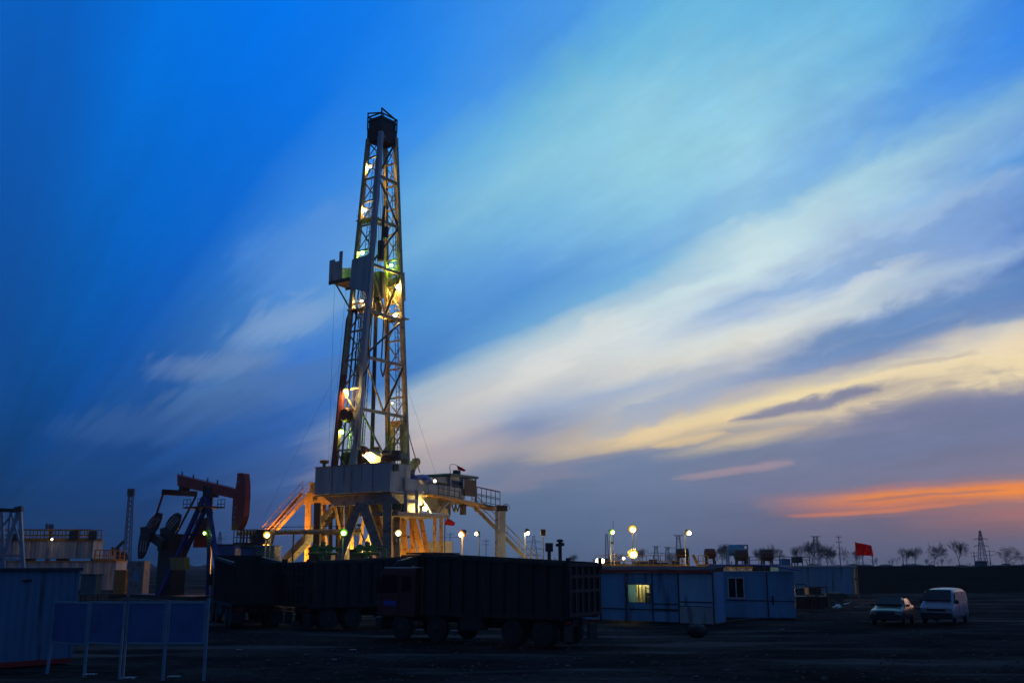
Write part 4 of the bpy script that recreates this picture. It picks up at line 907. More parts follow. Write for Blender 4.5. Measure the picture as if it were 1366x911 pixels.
def rail_line(th, p, q, n_, h=1.1, mname='rail', r=.05, toe=True, name='railing'):
    p = Vector(p); q = Vector(q); m = MB()
    for k in (.5, 1): m.beam(p + Vector((0, 0, h * k)), q + Vector((0, 0, h * k)), r * 1.6)
    for i in range(n_ + 1): a_ = p + (q - p) * (i / n_); m.beam(a_, a_ + Vector((0, 0, h)), r * 2)
    if toe: m.beam(p + Vector((0, 0, .12)), q + Vector((0, 0, .12)), .05, .2)
    return m.build(name, M[mname], th)
def tank_thing(name, label, cat, px0, px1, yt, yb, Y, depth, mname, base=None, rails=None, lamp=None, pitch=1.0, back=True, rr_=.05):
    a_ = P(px0, yb, Y); b_ = P(px1, yb, Y); zt = P(px1, yt, Y).z; th = thing(name, label, cat, ((a_.x + b_.x) / 2, Y, base if base is not None else a_.z))
    zb_ = a_.z if base is None else base
    corr_box(a_.x, b_.x, Y, Y + depth, zb_ + .25, zt, pitch, .07).build('wall', M[mname], th)
    m = MB(); m.box(a_.x - .05, b_.x + .05, Y - .08, Y + depth + .05, zt + .003, zt + .12); m.build('top_frame', M['rail' if rails else mname], th)
    m = MB()
    for k in range(4): x = a_.x + (b_.x - a_.x) * (k / 3); m.box(x - .15 if k else x, x + .15 if k < 3 else x, Y, Y + depth, zb_, zb_ + .245)
    m.build_each('skid_beam', M['chassis'], th)
    if rails:
        for x0, x1, n_ in rails:
            rail_line(th, (P(x0, yt, Y).x, Y, zt + .12), (P(x1, yt, Y).x, Y, zt + .12), n_, r=rr_)
            if back: rail_line(th, (P(x0, yt, Y).x, Y + depth - .1, zt + .12), (P(x1, yt, Y).x, Y + depth - .1, zt + .12), n_)
    return th, zt
lowt, zl = tank_thing('mud_tank', 'lower white ribbed mud tank, carrying another tank on its roof', 'mud tank', -8, 152, 749.5, 781, 105, 3, 'white', base=.3, rails=[(126, 151, 4)], pitch=1.1)
upt, zu = tank_thing('mud_tank', 'upper white ribbed tank with yellow railing and one small lit lamp, stacked at far left', 'mud tank', -15, 122.5, 722, 748, 106, 2.6, 'white', base=zl + .125, rails=[(-15, 122, 14)], pitch=1.1)
m = MB()
for px, py, s in ((99, 714, .5), (124, 714, .45), (21, 716, .35)): q = P(px, py, 105.95); m.cbox(q - Vector((s, .15, s)), (2 * s, 0, 0), (0, .3, 0), (0, 0, 2 * s), .06)
m.build_each('lamp_box', M['dark'], upt)
floodlight(upt, P(69.5, 719, 105.7), 'small', .16, (0, -1, -.2), name='tank_lamp')
# stack rising behind the upper tank
sk = thing('vent_stack', 'small stubby vent stack rising behind the railing of the upper white tank', 'vent stack', (P(68.5, 720, 112).x, 112, 0))
q = P(68.5, 699, 112); m = MB(); m.tube((q.x, 112, 0), q, .28, n=8); m.beam(q - Vector((.5, 0, .3)), q + Vector((.35, 0, -.3)), .16); m.tube(q - Vector((.5, 0, .5)), q - Vector((.5, 0, -.1)), .12); m.build('stack_pipe', M['pylon'], sk)
# lattice A frame far left
gf = thing('lattice_gantry', 'pale steel A-frame gantry with crossed legs at the left edge of the yard', 'gantry', (P(10, 750, 98).x, 98, 0))
def gl_(x0, y0, x1, y1, w, n='gantry_leg', Y=98, mm='post'):
    a_ = P(x0, y0, Y); b_ = P(x1, y1, Y); k = (.05 - a_.z) / (b_.z - a_.z) if n == 'gantry_leg' else 1; MB().beam(a_, a_ + (b_ - a_) * k, w).build(n, M[mm], gf)
gl_(27, 680, 31, 752, .3); gl_(25, 681, 6, 740, .3); gl_(3, 681, 5, 752, .28); gl_(-8, 681, -14, 752, .28, Y=99)
gl_(15, 683, 28, 731, .16, 'gantry_brace'); gl_(13, 690, 0, 706, .16, 'gantry_brace'); gl_(14, 684, 9, 735, .16, 'gantry_brace'); gl_(4, 741, 31, 741, .2, 'gantry_brace'); gl_(5, 746, 31, 747, .14, 'gantry_brace')
gl_(-12, 679.5, 22, 681, .35, 'top_beam', mm='dark'); gl_(20, 680, 30, 678, .5, 'top_beam', mm='dark')
# far small rig
fr = thing('distant_derrick', 'thin dark derrick standing far off left of the pumpjack', 'derrick', (P(173, 745, 230).x, 230, 0))
def fp(x, y): return P(x, y, 230)
m = MB(); w0 = 1.05; tb_ = fp(174.7, 660); bb = fp(169.5, 748)
cs = []
for sx, sy in ((-1, -1), (1, -1), (1, 1), (-1, 1)):
    a_ = Vector((tb_.x + sx * .42, tb_.y + sy * .42, tb_.z)); b_ = Vector((bb.x + sx * .75, bb.y + sy * .75, .0)); cs.append((b_, a_)); m.beam(b_, a_, .16)
m.build('derrick_leg', M['pylon'], fr); m = MB(); nb = 16
for i in range(nb):
    for k in range(4):
        a_, b_ = cs[k], cs[(k + 1) % 4]; f0 = i / nb; f1 = (i + 1) / nb
        m.beam(a_[0].lerp(a_[1], f0), b_[0].lerp(b_[1], f1), .09); m.beam(a_[0].lerp(a_[1], f1), b_[0].lerp(b_[1], f1), .09)
m.build('derrick_brace', M['pylon'], fr)
m = MB(); c_ = fp(175, 656.5); m.cbox(c_ - Vector((.75, .5, .8)), (1.5, 0, 0), (0, 1, 0), (0, 0, 1.6), .1); m.build('crown', M['dark'], fr)
# small distant pumpjack beside it
sj = thing('pumpjack', 'tiny far pumpjack silhouette just left of the distant derrick', 'pumpjack', (P(157, 750, 190).x, 190, 0))
def s_(x, y): return P(x, y, 190)
MB().beam(s_(149, 738), s_(166, 721), .5).build('walking_beam', M['dark'], sj); m = MB(); m.prism([s_(148.5, 729), s_(151, 729), s_(152, 738), s_(149, 740)], (0, .6, 0)); m.build('horse_head', M['dark'], sj)
m = MB(); m.beam(s_(158, 729), (s_(162, 750).x, 190, 0), .4); m.beam(s_(158, 729), (s_(153, 750).x, 190.5, 0), .4); m.build('post_leg', M['dark'], sj); m = MB(); m.lathe(s_(164, 742), (0, 1, 0), [(0, .9), (.4, .9)], 12); m.build('counterweight', M['dark'], sj)

# ------------------------------------------------------------------ foreground container, notice board
cA = G(94, 883.5); cB = G(-14, 891.5)
dv = (cB - cA); dv.z = 0; L_ = 6.1; ex = dv.normalized(); ey = Vector((-ex.y, ex.x, 0)); ey = ey if ey.y > 0 else -ey
bc = thing('blue_container', 'blue corrugated site cabin with a red skid at the left edge of the foreground', 'site cabin', cA, rz=math.atan2(-ex.y, -ex.x))
zt = PL(107, 757, cA, ex).z
corr_box(-L_, 0, 0, 2.4, .16, zt - .1, .26, .014).build('wall', M['bluec'], bc)
m = MB(); m.box(-L_ - .08, .1, -.1, 2.5, zt - .097, zt); m.build('roof', M['dark'], bc)
m = MB(); m.box(-L_, 0, -.03, .12, 0, .157); m.box(-L_, 0, 2.28, 2.43, 0, .157); m.box(-.12, .03, .123, 2.277, 0, .154); m.build('skid', M['redpaint'], bc)
m = MB(); q = PL(36, 773, cA, ex); b_ = (q - cA).dot(-ex); m.box(b_ - .12, b_ + .12, -.09, -.004, q.z - .05, q.z + .01); m.build('hook', M['trim'], bc)
m = MB()
for x in (-.06, -L_): m.box(x, x + .1, -.012, -.002 + .1, .16, zt - .1)
m.build_each('corner_post', M['bluec'], bc)
pb = [G(62.5, 898), G(112, 902.5), G(161, 906), G(217, 907.5), G(271.5, 908)]
nb_ = thing('notice_board', 'row of four blank blue notice panels on five thin posts in the left foreground', 'notice board', (pb[2].x, pb[2].y, 0))
tops_y = [801, 801.5, 801.5, 801, 798]
for i, p in enumerate(pb):
    zt_ = P(67, tops_y[i], p.y).z; m = MB()
    if i == 2: m.beam((p.x - .05, p.y, 0), (p.x - .05, p.y, zt_ - .004), .055); m.beam((p.x + .05, p.y + .02, 0), (p.x + .05, p.y + .02, zt_), .055)
    else: m.beam((p.x, p.y, 0), (p.x + (.10 if i == 0 else 0), p.y, zt_), .07)
    m.build('post', M['post'], nb_)
for i in range(4):
    a_, b_ = pb[i], pb[i + 1]; d_ = (b_ - a_); d_.z = 0; zt_ = P(67, 804, (a_.y + b_.y) / 2).z; zb_ = P(67, 856, (a_.y + b_.y) / 2).z; n_ = Vector((d_.y, -d_.x, 0)).normalized() * .04
    e = d_.normalized() * .05
    m = MB(); m.obox(Vector((a_.x, a_.y, zb_)) + e, d_ - e * 2, -n_ * .6, (0, 0, zt_ - zb_)); pn = m.build('panel', M['boardb'], nb_)
    m = MB(); o_ = Vector((a_.x, a_.y, 0)) + e + n_ * .5; dd = d_ - e * 2; fr_ = .06
    m.obox(o_ + Vector((0, 0, zt_ - .02)), dd, -n_ * 1.5, (0, 0, fr_)); m.obox(o_ + Vector((0, 0, zb_ - fr_)), dd, -n_ * 1.5, (0, 0, fr_ - .002))
    m.obox(o_ + Vector((0, 0, zb_)), e, -n_ * .48, (0, 0, zt_ - zb_ - .023)); m.obox(o_ + dd - e + Vector((0, 0, zb_)), e, -n_ * .48, (0, 0, zt_ - zb_ - .023))
    m.build('panel_frame', M['post'], pn)
# small grey hut on legs behind
sh_ = thing('grey_box', 'small dark grey cabinet on short legs behind the blue site cabin', 'cabinet', (P(117, 790, 75).x, 75, 0))
a_ = P(106, 794, 75); b_ = P(126, 794, 75); zt_ = P(117, 767, 75).z; zb_ = P(117, 793, 75).z
m = MB(); m.cbox((a_.x, 75, zb_), (b_.x - a_.x, 0, 0), (0, 1.1, 0), (0, 0, zt_ - zb_), .03); m.build('body', M['teal'], sh_); m = MB(); m.box(a_.x - .1, b_.x + .1, 74.9, 76.2, zt_ + .002, zt_ + .08); m.build('lid', M['dark'], sh_)
m = MB()
for x in (a_.x + .1, b_.x - .1):
    for y in (75.1, 75.9): m.beam((x, y, 0), (x, y, zb_), .08)
m.build_each('leg', M['dark'], sh_)
# pale box with railing beside the pumpjack
pbx = thing('pale_cabinet', 'pale grey cabinet just left of the pumpjack gearbox', 'cabinet', (P(182, 775, 92).x, 92, 0)); a_ = P(172, 748, 92); b_ = P(193, 748, 92); m = MB(); m.cbox((a_.x, 92, .3), (b_.x - a_.x, 0, 0), (0, 1.6, 0), (0, 0, a_.z - .3), .04); m.build('body', M['sub'], pbx); m = MB(); m.box(a_.x + .1, b_.x - .1, 92.1, 93.4, 0, .297); m.build('plinth', M['dark'], pbx); m = MB(); m.box(a_.x + .5, b_.x - .3, 91.97, 91.997, 1.6, 2.6); m.build('door', M['post'], pbx)
yb_ = thing('yellow_pump', 'squat yellow pump unit left of the pale cabinet', 'pump', (P(162, 775, 96).x, 96, 0)); a_ = P(152, 760, 96); b_ = P(171, 760, 96); m = MB(); m.cbox((a_.x, 96, .4), (b_.x - a_.x, 0, 0), (0, 1.2, 0), (0, 0, a_.z - .4), .2); m.build('housing', M['rail'], yb_); m = MB(); m.box(a_.x - .3, b_.x + .3, 95.9, 97.3, 0, .397); m.build('skid', M['chassis'], yb_)

# ------------------------------------------------------------------ dump trucks
def wheel(th, x, y, r, w, dual=False):
    m = MB(); m.lathe((x, y - w / 2, r), (0, 1, 0), [(0, r * .62), (.02, r * .93), (w * .25, r), (w * .75, r), (w - .02, r * .93), (w, r * .62)], 22); t_ = m.build('tyre', M['tyre'], th)
    s = 1 if y > 0 else -1; m = MB(); m.lathe((x, y + s * (w / 2 - .05), r), (0, s, 0), [(0, r * .6), (.04, r * .56), (-.05 if dual else .03, r * .4), (.07, r * .18), (.09, r * .16)], 16); m.build('rim', M['rim'], t_)
def dump_truck(label, loc, rz, cabm, pocket=True):
    t = thing('dump_truck', label, 'dump truck', loc, rz=rz, group='dump trucks parked in the yard'); Lb = 7.1; W2 = 1.25
    m = MB(); m.box(.2, 9.2, -.45, -.25, .78, 1.08); m.box(.2, 9.2, .25, .45, .78, 1.08)
    for x in (.3, 2.0, 4.0, 6.0, 7.6): m.box(x, x + .15, -.25, .25, .8, 1.05)
    m.build('chassis', M['chassis'], t)
    # body with sloping upper edge
    z0 = 1.12; zr = 3.22; zf = 3.55; th = .07
    m = MB(); m.box(0, Lb, -W2 + .02, W2 - .02, z0, z0 + .12)
    for s in (-1, 1):
        y0, y1 = (W2 - th, W2) if s > 0 else (-W2, -W2 + th)
        m.hexa([(.08, y0, z0), (Lb, y0, z0), (Lb, y1, z0), (.08, y1, z0), (.08, y0, zr), (Lb, y0, zf), (Lb, y1, zf), (.08, y1, zr)])
    m.box(Lb - .08, Lb - .002, -W2 + th, W2 - th, z0 + .12, zf - .01)
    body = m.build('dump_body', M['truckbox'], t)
    m = MB()
    for s in (-1, 1):
        for i in range(11):
            x = .15 + i * (Lb - .3) / 10; zt_ = zr + (zf - zr) * x / Lb - .05; a_ = W2 * s; b_ = a_ + .085 * s
            m.box(x, x + .1, min(a_, b_), max(a_, b_), z0 + .02, zt_ - .1)
        a_ = W2 * s; b_ = a_ + .10 * s
        m.hexa([(.08, min(a_, b_), zr - .14), (Lb, min(a_, b_), zf - .14), (Lb, max(a_, b_), zf - .14), (.08, max(a_, b_), zr - .14), (.08, min(a_, b_), zr + .002), (Lb, min(a_, b_), zf + .002), (Lb, max(a_, b_), zf + .002), (.08, max(a_, b_), zr + .002)])
        b_ = a_ + .06 * s; m.box(.08, Lb, min(a_, b_), max(a_, b_), z0 - .05, z0 + .12)
    m.build('side_rib', M['truckbox'], body)
    m = MB(); m.box(Lb - .1, Lb + .9, -W2, W2, zf + .003, zf + .08); m.box(Lb, Lb + .06, -W2 + .1, W2 - .1, zf - .5, zf); m.build('cab_shield', M['truckbox'], body)
    m = MB(); m.box(-.04, .07, -W2 + .01, W2 - .01, z0 + .05, zr - .02); tg = m.build('tailgate', M['truckbox'], t)
    m = MB()
    for z in (z0 + .08, z0 + .95, z0 + 1.5, zr - .16): m.box(-.13, -.043, -W2 + .02, W2 - .02, z, z + .12)
    for i in range(6): y = -W2 + .05 + i * (2 * W2 - .2) / 5; m.box(-.115, -.043, y, y + .1, z0 + .205, zr - .165)
    m.build('tailgate_rib', M['truckbox'], tg)
    m = MB()
    for s in (-1, 1): m.box(-.16, -.02, s * W2 - .06 if s > 0 else -W2 - .06, s * W2 + .06 if s > 0 else -W2 + .06, zr - .3, zr + .16)
    m.build_each('hinge', M['chassis'], tg)
    # cab
    x0, x1 = 7.45, 9.55; zc0, zc1 = .95, 2.98
    m = MB(); pr = [(x0, zc0), (x1 - .02, zc0), (x1 + .02, 1.75), (x1 - .12, 2.75), (x1 - .3, zc1), (x0 + .1, zc1), (x0, zc1 - .1)]
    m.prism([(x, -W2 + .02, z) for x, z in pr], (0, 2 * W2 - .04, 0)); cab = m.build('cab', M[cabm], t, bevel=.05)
    m = MB()
    for s in (-1, 1):
        y = (W2 - .018) * s; m.prism([(x0 + 1.0, y, 1.95), (x1 - .16, y, 1.95), (x1 - .28, y, 2.68), (x0 + 1.05, y, 2.68)], (0, .02 * s, 0)); m.prism([(x0 + .25, y, 2.0), (x0 + .75, y, 2.0), (x0 + .75, y, 2.62), (x0 + .25, y, 2.62)], (0, .02 * s, 0))
    m.prism([(x1 - .005, -W2 + .15, 1.85), (x1 - .005, W2 - .15, 1.85), (x1 - .10, W2 - .18, 2.68), (x1 - .10, -W2 + .18, 2.68)], (.03, 0, .004)); m.build('window', M['glass'], cab)
    m = MB()
    for s in (-1, 1):
        y = (W2 - .018) * s; m.box(x0 + .9, x0 + .93, min(y, y + .015 * s), max(y, y + .015 * s), 1.0, 2.75); m.box(x0 + .1, x0 + .8, min(y, y + .03 * s), max(y, y + .03 * s), 1.15, 1.2)
    m.build('door_gap', M['trim'], cab)
    m = MB()
    for s in (-1, 1): y = (W2 - .018) * s; m.box(x0 + 1.05, x0 + 1.75, min(y, y + .022 * s), max(y, y + .022 * s), 1.42, 1.62)
    m.build_each('door_decal', M['plate'], cab)
    m = MB()
    for s in (-1, 1): m.box(x1 - .08, x1 + .08, s * 1.34 - .1, s * 1.34 + .1, 1.95, 2.6)
    m.build_each('mirror', M['trim'], cab)
    m = MB(); m.prism([(x0 + .1, -.95, zc1 + .06), (x1 - .45, -.95, zc1 + .06), (x1 - .75, -.95, zc1 + .32), (x0 + .3, -.95, zc1 + .52), (x0 + .1, -.95, zc1 + .52)], (0, 1.9, 0)); m.build('roof_deflector', M['cabgrey'], cab, bevel=.08)
    m = MB(); m.box(x0 - .06, x1 - .25, -W2 + .1, W2 - .1, zc1 + .005, zc1 + .045); m.build('roof_visor', M['whitep'], cab)
    m = MB(); m.box(x1 - .25, x1 + .1, -W2, W2, .45, .93); m.build('bumper', M['cabgrey'], t, bevel=.04)
    m = MB()
    for s in (-1, 1): m.box(x1 + .09, x1 + .13, s * .95 - .2, s * .95 + .2, .6, .82)
    m.build_each('headlight', M['chrome'], t)
    for x in (1.15, 2.55):
        for s in (-1, 1): wheel(t, x, s * .93, .53, .60, True)
    for x in (6.35, 8.25):
        for s in (-1, 1): wheel(t, x, s * 1.05, .53, .32)
    m = MB()
    for s in (-1, 1):
        m.cbox((4.0, s * .95 - .3, .55), (1.2, 0, 0), (0, .6, 0), (0, 0, .6), .12)
    m.build_each('fuel_tank', M['chassis'], t)
    m = MB()
    for s in (-1, 1): m.box(.1, .17, s * .93 - .32, s * .93 + .32, .25, .85)
    m.build_each('mudflap', M['tyre'], t)
    m = MB()
    for s in (-1, 1): m.box(.1, .16, s * .95 - .2, s * .95 + .2, .9, 1.02)
    m.build_each('tail_lamp', M['taill'], t)
    return t
def place(c_near, fwd, near_left):   # c_near: the tail corner nearest the camera
    f = Vector((fwd[0], fwd[1], 0)).normalized(); l = Vector((-f.y, f.x, 0)); o_ = Vector((c_near[0], c_near[1], 0)) - l * (1.25 if near_left else -1.25); return o_, math.atan2(f.y, f.x)
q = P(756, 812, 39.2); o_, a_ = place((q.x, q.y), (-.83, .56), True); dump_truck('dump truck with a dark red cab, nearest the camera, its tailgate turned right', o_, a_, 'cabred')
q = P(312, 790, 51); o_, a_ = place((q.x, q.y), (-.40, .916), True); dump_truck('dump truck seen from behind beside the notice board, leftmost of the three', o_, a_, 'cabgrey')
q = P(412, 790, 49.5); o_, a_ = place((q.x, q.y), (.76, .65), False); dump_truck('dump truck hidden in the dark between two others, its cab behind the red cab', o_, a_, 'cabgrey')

# ------------------------------------------------------------------ huts
hA = G(951, 833.5); hB = G(768, 826.5); d_ = (hB - hA); d_.z = 0; ex = d_.normalized(); ey = Vector((-ex.y, ex.x, 0)); ey = ey if ey.y > 0 else -ey
h1 = thing('site_hut', 'long blue panelled site hut with a lit window showing a bunk bed', 'hut', hA)
def hx(px, py=800): return (PL(px, py, hA, ex) - hA).dot(ex)
def hp(s, d, z): return hA + ex * s + ey * d + Vector((0, 0, z))
HT = PL(940, 764, hA, ex).z; LEN = hx(768); DEP = 1.6
def panel(x0, x1, z0, z1, mname, name, d0=0, th=.06, parent=h1):
    s0, s1 = hx(x0), hx(x1); return MB().obox(hp(s1, d0, z0), ex * (s0 - s1), ey * th, (0, 0, z1 - z0)).build(name, M[mname], parent)
zw0 = PL(850, 804, hA, ex).z; zw1 = PL(850, 778.5, hA, ex).z
panel(802, 834.5, .08, HT, 'blue', 'wall_panel'); panel(871.5, 904.5, .08, HT, 'blue', 'wall_panel'); panel(906.5, 951, .95, HT, 'bluelight', 'wall_panel')
panel(768, 800, .08, HT, 'blue', 'wall_panel'); panel(836, 870, .08, zw0, 'blue', 'wall_panel'); panel(836, 870, zw1, HT, 'blue', 'wall_panel')
panel(836, 837.2, zw0, zw1, 'teal', 'window_jamb'); panel(867.6, 870, zw0, zw1, 'teal', 'window_jamb')
m = MB(); s0, s1 = hx(906.5), hx(950.5); m.obox(hp(s0, -.02, .05), ex * (s1 - s0), ey * .03, (0, 0, .86)); 
m.build('wind_cloth', M['white'], h1)
m = MB()
for px in (801, 835.2, 870.8, 905.5): s = hx(px); m.obox(hp(s - .03, -.035, 0), ex * .06, ey * .1, (0, 0, HT))
s = hx(951); m.obox(hp(s - .06, -.035, 0), ex * .06, ey * .1, (0, 0, HT)); m.build_each('frame_post', M['dark'], h1)
m = MB()
for a1, b1, py in ((802, 834, 812), (872, 904, 814.5), (907, 950, 803.5), (872, 904, 806), (838, 869, 813)):
    z = PL((a1 + b1) / 2, py, hA, ex).z; s0, s1 = hx(a1), hx(b1); m.obox(hp(s0, -.03, z), ex * (s1 - s0), ey * .028, (0, 0, .06 if py != 814.5 else .12))
m.build_each('wall_rail', M['dark'], h1)
# window: two sashes, room with bunk bed and tube light
s0, s1 = hx(837.2), hx(867.6); sm_ = (s0 + s1) / 2
m = MB(); fw = .05
m.obox(hp(s0, .0, zw0), ex * (s1 - s0), ey * .05, (0, 0, fw)); m.obox(hp(s0, .0, zw1 - fw), ex * (s1 - s0), ey * .05, (0, 0, fw))
for s in (s0, sm_ + .025, s1 + fw): m.obox(hp(s, 0, zw0 + fw), ex * -fw, ey * .05, (0, 0, zw1 - zw0 - 2 * fw))
m.build('window_frame', M['teal'], h1)
rb = MB(); a0, a1_ = s0 - .9, s1 + .9; RD = 1.3
for o1, e1, e2, e3 in ((hp(a0, .1 + RD, .2), ex * (a1_ - a0), ey * .05, (0, 0, HT - .4)), (hp(a0, .1, .2), ex * .05, ey * RD, (0, 0, HT - .4)), (hp(a1_, .1, .2), ex * .05, ey * RD, (0, 0, HT - .4)), (hp(a0, .1, HT - .2), ex * (a1_ - a0), ey * RD, (0, 0, .05)), (hp(a0, .1, .15), ex * (a1_ - a0), ey * RD, (0, 0, .045))): rb.obox(o1, e1, e2, e3)
rb.build('room_wall', M['int'], h1)
MB().tube(hp(s0 + .1, .5, HT - .3), hp(s1, .5, HT - .3), .05).build('tube_light', E['tube'], h1)
bed = thing('bunk_bed', 'dark metal bunk bed seen through the lit hut window', 'bunk bed', hp(hx(856), .6, .2))
m = MB(); sb0 = hx(856.5, 790); sb1 = sb0 - 2.0
for s in (sb0, sb1):
    for d in (.45, 1.15): m.beam(hp(s, d, .2), hp(s, d, zw1 - .12), .06)
m.build_each('bed_post', M['bed'], bed); m = MB()
for z in (.6, zw0 + .42): m.obox(hp(sb1, .45, z), ex * 2.0, ey * .7, (0, 0, .12))
m.build('mattress', M['bed'], bed); m = MB()
for d in (.45, 1.15):
    m.beam(hp(sb0, d, zw0 + .8), hp(sb1, d, zw0 + .62), .04); m.beam(hp(sb0 - .5, d, zw0 + .5), hp(sb0 - .5, d, zw0 + .75), .04); m.beam(hp(sb0, d, zw0 + .55), hp(sb0 - .7, d, zw0 + .12), .04)
m.build('guard_rail', M['bed'], bed)
# eaves and roof
m = MB(); m.obox(hp(-.12, -.2, HT + .004), ex * (LEN + .2), ey * .06, (0, 0, .16)); m.build('fascia', M['redpaint'], h1)
m = MB(); n_ = 26
from mathutils import noise as _nz
for i in range(n_ + 1):
    for j in range(5):
        s = -.15 + (LEN + .3) * i / n_; d = -.13 + (DEP + .3) * j / 4; m.v.append(hp(s, d, HT + .17 + .045 * j - (.12 if s < .8 and j == 0 else 0) + .05 * _nz.noise(Vector((s * 1.3, d * 2, 0)))))
for i in range(n_ + 1):
    for j in range(5): m.v.append(m.v[i * 5 + j] - Vector((0, 0, .05)))
K = 5 * (n_ + 1)
for i in range(n_):
    for j in range(4): a_ = i * 5 + j; m.f.append((a_, a_ + 1, a_ + 6, a_ + 5)); m.f.append((K + a_ + 5, K + a_ + 6, K + a_ + 1, K + a_))
    m.f.append((i * 5, i * 5 + 5, K + i * 5 + 5, K + i * 5)); 
m.build('roof', M['roofgrey'], h1)
m = MB(); m.obox(hp(0, DEP, .05), ex * LEN, ey * .06, (0, 0, HT + .2)); m.obox(hp(.005, .062, .05), ex * .06, ey * (DEP - .065), (0, 0, HT)); m.obox(hp(LEN - .06, .062, .05), ex * .06, ey * (DEP - .065), (0, 0, HT)); m.build('back_wall', M['blue'], h1)
# second hut
gA = G(1062, 827); gB = G(953, 825.5); d_ = (gB - gA); d_.z = 0; ex2 = d_.normalized(); ey2 = Vector((-ex2.y, ex2.x, 0)); ey2 = ey2 if ey2.y > 0 else -ey2
h2 = thing('site_hut', 'shorter blue hut with a dark unlit window and a curled blue sheet roof', 'hut', gA)
def gx(px): return (PL(px, 800, gA, ex2) - gA).dot(ex2)
def gp(s, d, z): return gA + ex2 * s + ey2 * d + Vector((0, 0, z))
H2 = PL(1000, 762, gA, ex2).z; L2 = gx(953)
m = MB(); m.obox(gp(0, 0, .12), ex2 * L2, ey2 * 3, (0, 0, H2 - .12)); w2 = m.build('wall', M['blue'], h2)
m = MB(); m.obox(gp(.02, .02, 0), ex2 * (L2 - .04), ey2 * 2.96, (0, 0, .117)); m.build('plinth', M['dark'], h2)
m = MB(); s0, s1 = gx(1060.5), gx(1025); m.obox(gp(s0, -.035, .14), ex2 * (s1 - s0), ey2 * .033, (0, 0, H2 - .25)); dr = m.build('door', M['blue'], h2)
m = MB(); q = PL(1031, 801, gA, ex2); s = gx(1031); m.obox(gp(s - .05, -.07, q.z - .22), ex2 * .1, ey2 * .034, (0, 0, .5)); m.build('lock', M['trim'], dr)
m = MB()
for px in (966, 1024.3): s = gx(px); m.obox(gp(s - .04, -.05, .05), ex2 * .08, ey2 * .048, (0, 0, H2 - .1))
z = PL(1000, 801.5, gA, ex2).z; m.obox(gp(gx(1023), -.03, z), ex2 * (gx(966) - gx(1023) - .1), ey2 * .028, (0, 0, .06)); z = PL(1045, 802, gA, ex2).z; m.obox(gp(gx(1060), -.06, z), ex2 * (gx(1025.5) - gx(1060)), ey2 * .023, (0, 0, .05)); m.build_each('frame_strip', M['dark'], h2)
za, zb_ = PL(980, 796.5, gA, ex2).z, PL(980, 771, gA, ex2).z; s0, s1 = gx(992.5), gx(973)
m = MB(); m.obox(gp(s0, -.012, za), ex2 * (s1 - s0), ey2 * .01, (0, 0, zb_ - za)); wd = m.build('window', M['glass'], h2)
m = MB(); fw = .06
m.obox(gp(s0 - fw, -.05, za - fw), ex2 * (s1 - s0 + 2 * fw), ey2 * .037, (0, 0, fw)); m.obox(gp(s0 - fw, -.05, zb_), ex2 * (s1 - s0 + 2 * fw), ey2 * .037, (0, 0, fw))
for s in (s0 - fw, (s0 + s1) / 2 - fw / 2, s1): m.obox(gp(s, -.048, za), ex2 * fw, ey2 * .035, (0, 0, zb_ - za))
m.build('window_frame', M['whitep'], wd)
m = MB(); pr = [(-.45, -.02), (-.25, .04), (.3, .14), (1.0, .24), (1.8, .30), (2.6, .31), (L2 + .3, .30)]
v_ = []
for s, dz in pr: v_ += [gp(s, -.35, H2 + dz), gp(s, 3.2, H2 + dz + .06), gp(s, -.35, H2 + dz + .05), gp(s, 3.2, H2 + dz + .11)]
m.v = v_
for i in range(len(pr) - 1):
    a_ = i * 4; b_ = a_ + 4; m.f += [(a_, a_ + 1, b_ + 1, b_), (a_ + 2, b_ + 2, b_ + 3, a_ + 3), (a_, b_, b_ + 2, a_ + 2), (a_ + 1, a_ + 3, b_ + 3, b_ + 1)]
m.f += [(0, 2, 3, 1), (len(v_) - 4, len(v_) - 3, len(v_) - 1, len(v_) - 2)]
m.build('roof', M['roofb'], h2)
m = MB(); q = PL(955, 765, gA, ex2); m.obox(gp(gx(958.5), -.22, H2 - .42), ex2 * .55, ey2 * .2, (0, 0, .4)); m.build('meter_box', M['trim'], h2)

# ------------------------------------------------------------------ tanks and yard gear behind the huts
ct_ = thing('pale_container', 'long pale blue container behind and right of the huts, beside the red flag', 'container', (P(1100, 793, 98).x, 98, 0))
a_ = P(1040, 790, 98); b_ = P(1143, 790, 98); zt_ = P(1100, 756, 98).z
corr_box(a_.x, b_.x, 98, 101, .35, zt_, .6, .008).build('wall', M['conteal'], ct_); m = MB(); m.box(a_.x - .05, b_.x + .08, 97.9, 101.1, zt_ + .003, zt_ + .14); m.build('lit_roof_rim', M['whitep'], ct_)  # white rim: light along the top edge is put into its colour
m = MB(); m.box(a_.x + .5, a_.x + 1.2, 98.2, 100.8, 0, .347); m.box(b_.x - 1.6, b_.x - .9, 98.2, 100.8, 0, .347); m.build_each('support', M['dark'], ct_)
m = MB(); m.box(b_.x - .12, b_.x + .05, 97.9, 101.1, .35, zt_); m.build_each('corner_post', M['brace'], ct_)
mt, zm = tank_thing('mud_tank', 'long white mud tank with yellow walkway railings behind the lit hut', 'mud tank', 792, 1005, 757, 790, 104, 3, 'white', base=.05, rails=[(795, 920, 13), (932, 945, 2)], pitch=1.0, back=False, rr_=.034)
m = MB(); a_ = P(930, 757, 103.8); b_ = P(939, 741, 103.8)
for o_ in (0, .7): m.beam((P(925.5, 742, 103.8).x, 103.8 + o_, zm + 1.3), (P(933, 757, 103.8).x, 103.8 + o_, zm + .1), .09, .16)
m.build('short_ladder', M['rail'], mt)
m = MB()
